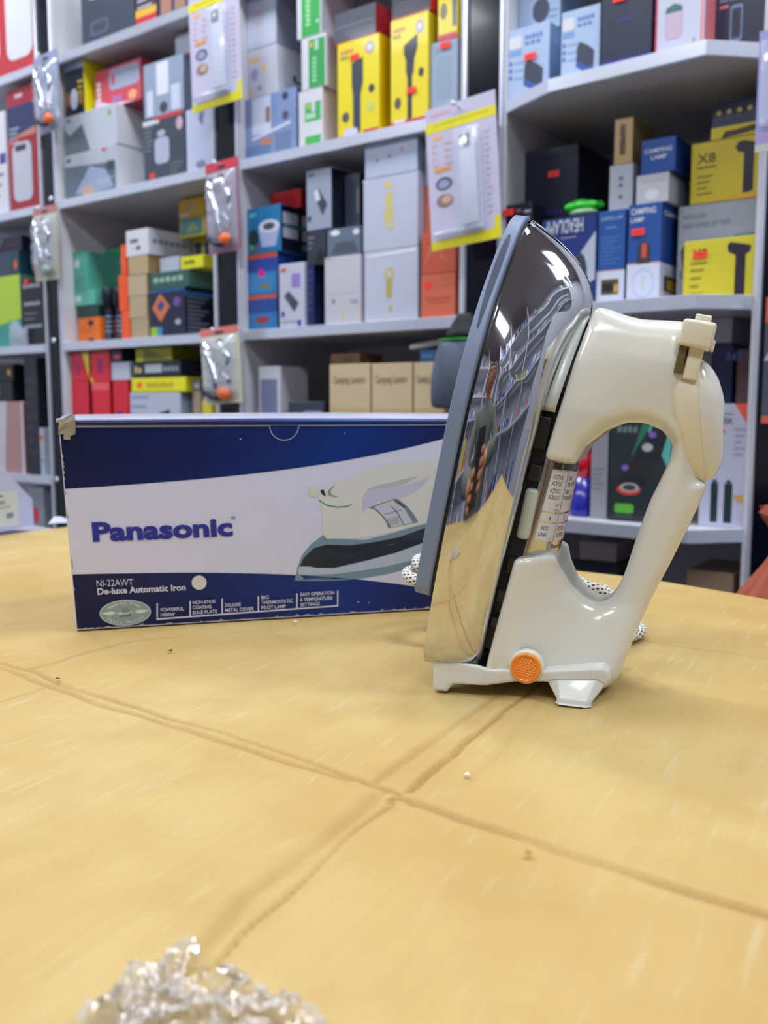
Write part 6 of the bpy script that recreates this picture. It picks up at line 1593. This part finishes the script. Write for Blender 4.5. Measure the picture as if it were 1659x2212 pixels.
# green lobed toy on the head lamp carton
hb_ = [r_ for r_ in ALLBOX if 'head lamp' in r_['o']['label']][0]
s_, z_ = WP(1262, 470, .01)
e = empty('folded_headlamp', mtx=wmat(s_ - .005, .018, hb_['top'] + .001)); tag(e, 'bright green folded head lamp on the navy carton', 'head lamp')
def blob(nm, rx, ry, rz, loc, m, lob=0, amp=0):
    bm = bmesh.new(); bmesh.ops.create_uvsphere(bm, u_segments=36, v_segments=18, radius=1)
    for v in bm.verts:
        a = math.atan2(v.co.y, v.co.x); k = 1 + amp * math.sin(lob * a)
        v.co = Vector((v.co.x * rx * k, v.co.y * ry * k, v.co.z * rz + rz))
    o = bm_obj(nm, bm, e, m, True); o.location = loc; return o
blob('lamp_shell', .030, .018, .009, (0, 0, .007), mat((40, 206, 50), .3, coat=.4, name='green_plastic'), 7, .10)
blob('clear_shell', .022, .015, .006, (.003, -.006, 0), mat((150, 196, 150), .2, coat=.6, name='pale_green_plastic'))
tube('strap', [(.026 * math.cos(a), .015 * math.sin(a) + .002, .021 + .002 * math.sin(3 * a)) for a in np.linspace(0, 6.1, 30)], .0018, e, mat((30, 160, 40), .6, name='green_strap'), 8)

# blue cable coil and black cables leaning at the back of the low shelf
s_, z_ = WP(640, 800, .07)
e = empty('cable_coil', mtx=wmat(s_, .112, SH[3] + .0005)); tag(e, 'bright blue cable coil standing behind the low black carton', 'cable')
R_c = .038
tube('coil', [((R_c + .002 * math.sin(9 * a)) * math.cos(a), .006 * a / 6 + .006, R_c + .006 + (R_c) * math.sin(a)) for a in np.linspace(0, 12.2, 90)], .0028, e, mat((20, 110, 180), .4, coat=.3, name='blue_cable'), 8)
for k in range(3):
    s_, z_ = WP(684 + 11 * k, 790, .09)
    e = empty('boxed_cable', mtx=wmat(s_, .10 + .002 * k, SH[3] + .0005)); tag(e, ['slim dark sleeve beside the blue coil', 'slim dark sleeve in the middle of three', 'slim dark sleeve nearest the lantern cartons'][k], 'sleeve', 'slim dark sleeves beside the coil')
    o = box_obj('sleeve', -.006, .006, 0, .05, 0, .10 - .006 * k, e, mat([(40, 44, 60), (60, 56, 70), (36, 60, 90)][k], .4, name='sleeve'), .0008)
    box_obj('sleeve_label', -.0045, .0045, -.0006, -.0001, .03, .08, e, mat((150, 150, 170), .4, name='sleeve_label'))

# clear bag with metal parts on the edge shelf
s_, z_ = WP(22, 740, -.02)
rs_ = np.random.RandomState(8)
V, F = [], []; nx_, nz_ = 16, 12
for sd_ in (-1, 1):
    for j in range(nz_):
        for i in range(nx_):
            a, b = i / (nx_ - 1), j / (nz_ - 1); k = math.sin(math.pi * a) * math.sin(math.pi * min(1, b * 1.1)) if b < .95 else 0
            V.append(((a - .5) * .075, sd_ * (.002 + .007 * abs(k)) + (rs_.rand() - .5) * .003, .05 * b * (1 + .2 * math.sin(5 * a)) + .0005))
for q_ in (0, nx_ * nz_):
    for j in range(nz_ - 1):
        for i in range(nx_ - 1):
            k = q_ + j * nx_ + i; F.append((k, k + 1, k + nx_ + 1, k + nx_))
o = mesh('clear_parts_bag', V, F, None, CLEAR2, True); o.matrix_world = wmat(s_, .004, SH[2] + .0025); tag(o, 'crinkled clear bag in front of the yellow green carton', 'bag')
# camera with light card: white folded carton and white sheet on the counter behind the packaging box
e = empty('tilted_white_carton', mtx=Matrix.Translation((0, 0, 0)))
q_a = table_pt(-60, 1160); q_b = table_pt(70, 1136)
ang2 = math.atan2(q_b[1] - q_a[1], q_b[0] - q_a[0])
zc_ = 0.0
e.matrix_world = Matrix.Translation((q_b[0], q_b[1] + .004, 0.0)) @ Matrix.Rotation(ang2, 4, 'Z')
tag(e, 'white carton with sloping top and printed label at the far corner of the counter', 'box')
Lc = .14; hh = .069; hl = .032
Vc = []
for y in (0, .09):
    Vc += [(-Lc, y, 0), (0, y, 0), (0, y, hl), (-.045, y, hh), (-Lc, y, hh + .02)]
Fc = [(0, 1, 2, 3, 4), (9, 8, 7, 6, 5)] + [(i, 5 + i, 5 + (i + 1) % 5, (i + 1) % 5) for i in range(5)]
ob = mesh('folded_carton', Vc, Fc, e, mat((190, 194, 226), .5, name='white_board'))
pr_ = Print(lambda x, y, l: (x, -.0003 - .0001 * l, y), .5)
pr_.rect(-.085, .004, -.027, .046, (206, 210, 206))
pr_.rect(-.074, .0398, -.052, .0418, (90, 100, 80)); pr_.text('RED', -.060, .031, .0048, (120, 130, 140), bold=.02)
pr_.rect(-.048, .014, -.036, .020, (130, 140, 150)); pr_.rect(-.08, .008, -.062, .012, (90, 100, 120)); pr_.rect(-.074, .027, -.04, .028, (150, 156, 150))
pr_.build('printed_label', ob)
# white plastic sheet lying over the counter edge at the left
V, F = [], []; n1, n2 = 40, 24
for i in range(n1):
    for j in range(n2):
        a, b = i / (n1 - 1), j / (n2 - 1)
        x = -.404 + .045 * a; y0_ = np.interp(x, [-.62, -.434, -.384, -.36], [0.79, 1.055, 1.126, 1.12])
        y = min(y0_ + .004 + (.05 + .02 * math.sin(6 * a)) * b, 1.175)
        V.append((x, y, .0015 + .006 * abs(math.sin(7 * a + 3 * b)) * math.sin(math.pi * b) + .003 * vnoise(np.array(x), np.array(y), 60, 3)))
for i in range(n1 - 1):
    for j in range(n2 - 1):
        k = i * n2 + j; F.append((k, k + n2, k + n2 + 1, k + 1))
o = mesh('plastic_sheet', V, F, None, mat((206, 210, 232), .35, coat=.3, name='white_plastic'), True); tag(o, 'crinkled white plastic sheet along the far corner of the counter', 'sheet')
# brown fabric bag hanging at the right edge behind the counter
e = empty('fabric_bag', mtx=Matrix.Translation((.428, .87, -.905))); tag(e, 'brown orange gathered fabric bag behind the counter at the picture edge', 'bag')
V, F = [], []; n = 72; lv = [(0, .13), (.10, .15), (.40, .16), (.60, .15), (.74, .125), (.82, .10), (.87, .078), (.905, .055), (.915, .045), (.93, .056), (.95, .066)]
for k, (z, r_) in enumerate(lv):
    for i in range(n):
        a = 2 * math.pi * i / n
        f_ = 1 + (.10 * math.sin(11 * a + .5 * k) + .05 * math.sin(23 * a + k)) * (0.35 + .65 * min(1, z / .8))
        V.append((r_ * math.cos(a) * f_, r_ * .7 * math.sin(a) * f_, z + .006 * math.sin(5 * a) * (z > .92)))
for k in range(len(lv) - 1):
    for i in range(n): F.append((k * n + i, k * n + (i + 1) % n, (k + 1) * n + (i + 1) % n, (k + 1) * n + i))
F.append(tuple(range(n - 1, -1, -1)))
o = mesh('gathered_cloth', V, F, e, mat((170, 84, 62), .75, grain=.05, name='brown_cloth', bump=.3), True)
tube('drawstring', [(.047 * math.cos(a) * 1.08, .034 * math.sin(a) * 1.08, .915) for a in np.linspace(0, 2 * math.pi, 30)], .003, e, mat((140, 64, 48), .8, name='cord_cloth'), 8)
# ------------------------------------------------------------------ behind the viewer: what the chrome mirrors
u = empty('opposite_shelf', mtx=wmat(-.8, -2.95, FLOOR)); tag(u, 'white shelf wall opposite, mirrored in the chrome cover of the iron', 'shelf')
TO = -2.75
wbox('back_panel', -2.6, 1.3, TO - .32, TO - .31, FLOOR, ROOM_H - .05, WHITE, u)
for s in (-2.6, -1.95, -1.3, -.65, 0, .65, 1.28): wbox('side_panel', s, s + .02, TO - .309, TO, FLOOR, ROOM_H - .05, WHITE, u)
OZ = (-.3, .05, .4, .8, 1.2)
for z in OZ:
    for k in range(6): wbox('shelf_board', -2.579 + .65 * k, -1.951 + .65 * k, TO - .309, TO, z - .016, z, WHITE, u)
rb = random.Random(12)
src = [r for r in ALLBOX if .04 < r['w'] < .13 and .05 < r['h'] < .2]
for z in OZ:
    for k in range(6):
        s = -2.565 + .65 * k
        while True:
            r = rb.choice(src)
            if s + r['w'] > -1.96 + .65 * k: break
            c = r['o'].copy(); COL.objects.link(c)
            c['label'] = 'carton on the shelves opposite, seen only mirrored in the chrome'; c['group'] = 'cartons on the opposite shelves'
            c.matrix_world = wmat(s + r['w'] / 2, TO - .02, z + .001, math.pi)
            for ch in r['o'].children:
                if ch.name.startswith('printed'):
                    d = ch.copy(); COL.objects.link(d); d.parent = c
            s += r['w'] + .02 + rb.random() * .12

# the person taking the photograph, with a phone
per = empty('person', loc=(-.04, -.46, FLOOR)); tag(per, 'person with dark hair in a grey green shirt holding a phone, mirrored in the chrome', 'person')
def skin(name, pts, edges, root, m, lv=2):
    me = bpy.data.meshes.new(name); me.from_pydata([p[:3] for p in pts], edges, [])
    o = new_obj(name, me, per, m)
    s_ = o.modifiers.new('skin', 'SKIN'); s_.use_smooth_shade = True
    for i, p in enumerate(pts):
        r = p[3]; me.skin_vertices[0].data[i].radius = (r if not isinstance(r, tuple) else r[0], r if not isinstance(r, tuple) else r[1])
        me.skin_vertices[0].data[i].use_root = (i == root)
    b = o.modifiers.new('sub', 'SUBSURF'); b.levels = lv; b.render_levels = lv
    return o
SKIN = mat((176, 122, 96), .55, grain=.02, name='skin')
SHIRT = mat((110, 116, 108), .85, grain=.05, name='shirt')
TROU = mat((36, 40, 56), .85, grain=.04, name='trousers')
px_, py_, pz_ = .04, .46, .9      # offset of the photograph's origin from the person's base
def L(x, y, z): return (x + px_, y + py_, z + pz_)
body = [L(0, -.46, -.17) + ((.16, .12),), L(0, -.45, 0) + ((.15, .11),), L(0, -.43, .15) + ((.17, .11),), L(0, -.41, .27) + ((.15, .09),), L(0, -.39, .34) + (.06,), L(0, -.36, .40) + (.055,),
        L(.17, -.41, .26) + (.062,), L(.235, -.31, .07) + (.045,), L(.075, -.07, .085) + (.029,), L(-.17, -.41, .26) + (.062,), L(-.235, -.31, .05) + (.045,), L(-.075, -.07, .055) + (.029,),
        L(.10, -.43, -.21) + (.095,), L(.13, -.10, -.27) + (.064,), L(.13, -.16, -.80) + (.042,), L(.135, -.08, -.862) + (.036,), L(-.10, -.43, -.21) + (.095,), L(-.13, -.10, -.27) + (.064,), L(-.13, -.16, -.80) + (.042,), L(-.135, -.08, -.862) + (.036,)]
ed = [(0, 1), (1, 2), (2, 3), (3, 4), (4, 5), (3, 6), (6, 7), (7, 8), (3, 9), (9, 10), (10, 11), (0, 12), (12, 13), (13, 14), (14, 15), (0, 16), (16, 17), (17, 18), (18, 19)]
skin('body', body, ed, 0, SHIRT)
# head with face and hair
def ellip(name, c, r, m, parent=per, rot=0.0, f=None):
    bm = bmesh.new(); bmesh.ops.create_uvsphere(bm, u_segments=28, v_segments=18, radius=1)
    for v in bm.verts:
        v.co = Vector((v.co.x * r[0], v.co.y * r[1], v.co.z * r[2]))
        if f: f(v)
    o = bm_obj(name, bm, parent, m, True); o.location = c; o.rotation_euler = (rot, 0, 0); return o
def jaw(v):
    if v.co.z < 0: k = 1 + v.co.z * 2.4; v.co.x *= k; v.co.y = v.co.y * k + (-v.co.z) * .12
hx = L(0, -.325, .495)
head = ellip('head', hx, (.076, .095, .115), SKIN, rot=-.35, f=jaw)
skin('neck', [L(0, -.39, .33) + (.055,), L(0, -.345, .43) + (.052,)], [(0, 1)], 0, SKIN)
HAIR = mat((22, 18, 18), .6, grain=.1, name='dark_hair')
def cap(v):
    if v.co.y > 0.03 and v.co.z < .045: v.co.y = .03
ellip('hair', (0, -.008, .014), (.084, .102, .112), HAIR, head, f=cap)
for sx_ in (-1, 1):
    ellip('eye', (.029 * sx_, .086, .005), (.012, .008, .007), mat((210, 206, 200), .3, name='eye_white'), head)
    ellip('iris', (.029 * sx_, .0935, .004), (.005, .002, .005), mat((30, 20, 16), .3, name='iris'), head)
    ellip('eyebrow', (.030 * sx_, .090, .026), (.017, .006, .004), HAIR, head)
    ellip('ear', (.077 * sx_, .0, -.002), (.009, .018, .028), SKIN, head)
ellip('nose', (0, .098, -.018), (.012, .016, .022), SKIN, head)
ellip('mouth', (0, .088, -.055), (.022, .008, .006), mat((140, 76, 70), .5, name='lips'), head)
# hands: palm, four fingers round the back of the phone, thumb on its side
for sg, zz in ((1, .062), (-1, .034)):
    w_ = L(.075 * sg, -.07, zz + .022 if sg > 0 else zz + .021)
    pts = [w_ + (.026,), L(.066 * sg, -.045, zz + .018) + ((.030, .018),), L(.055 * sg, -.022, zz + .014) + ((.032, .014),)]
    ed = [(0, 1), (1, 2)]
    skin('hand', pts, ed, 0, SKIN)
    for k in range(4):
        z0_ = zz + .040 - .019 * k; ln = (.9, 1, .95, .75)[k]
        skin('finger', [L(.056 * sg, -.022, z0_) + (.0088,), L(.049 * sg, -.001, z0_ + .002) + (.0086,), L((.049 - .018 * ln) * sg, .0075, z0_ + .003) + (.0078,), L((.049 - .036 * ln) * sg, .0065, z0_ + .002) + (.0068,)], [(0, 1), (1, 2), (2, 3)], 0, SKIN, 2)
    skin('thumb', [L(.060 * sg, -.038, zz + .002) + (.012,), L(.050 * sg, -.030, zz + .022) + (.0100,), L(.034 * sg, -.0225, zz + .036) + (.0085,), L(.020 * sg, -.021, zz + .042) + (.0075,)], [(0, 1), (1, 2), (2, 3)], 0, SKIN, 2)
ph = empty('phone', loc=(0, -.008, .012)); tag(ph, 'black phone held upright by the person', 'phone')
box_obj('case', -.038, .038, -.005, .003, .0, .152, ph, mat((20, 22, 26), .3, coat=.4, name='phone_case'), .0035, True, 3)
box_obj('screen', -.034, .034, -.0058, -.0051, .006, .146, ph, mat((10, 10, 14), .08, name='phone_screen'))

st = empty('round_stool', loc=(-.0, -.48, FLOOR)); tag(st, 'round dark stool carrying the person behind the phone', 'stool')
cyl('seat', [(.16, .535), (.175, .545), (.175, .57), (.16, .58)], mat((40, 40, 46), .5, name='stool_seat'), st)
for k in range(4):
    a = math.pi / 4 + k * math.pi / 2
    tube('leg', [(.10 * math.cos(a), .10 * math.sin(a), .535), (.17 * math.cos(a), .17 * math.sin(a), .004)], .012, st, ALU, 10)
# shelf wall along the right hand side of the shop
u = empty('side_shelf', mtx=wmat(1.3, -1.2, FLOOR)); tag(u, 'white side shelf wall mirrored along the upper rim of the chrome', 'shelf')
for t in (-2.4, -1.75, -1.1, -.45): wbox('side_panel', 1.16, 1.45, t, t + .02, FLOOR, ROOM_H - .05, WHITE, u)
for z in (-.3, .1, .5, .9, 1.3):
    for k in range(3):
        wbox('shelf_board', 1.16, 1.45, -2.379 + .65 * k, -1.751 + .65 * k, z - .016, z, WHITE, u)
        t = -2.36 + .65 * k
        while True:
            r = rb.choice(src)
            if t + r['w'] > -1.77 + .65 * k: break
            c = r['o'].copy(); COL.objects.link(c)
            c['label'] = 'carton on the side shelves, seen only mirrored in the chrome'; c['group'] = 'cartons on the side shelves'
            c.matrix_world = wmat(1.18, t + r['w'] / 2, z + .001, -math.pi / 2)
            for ch in r['o'].children:
                if ch.name.startswith('printed'):
                    d = ch.copy(); COL.objects.link(d); d.parent = c
            t += r['w'] + .03 + rb.random() * .12
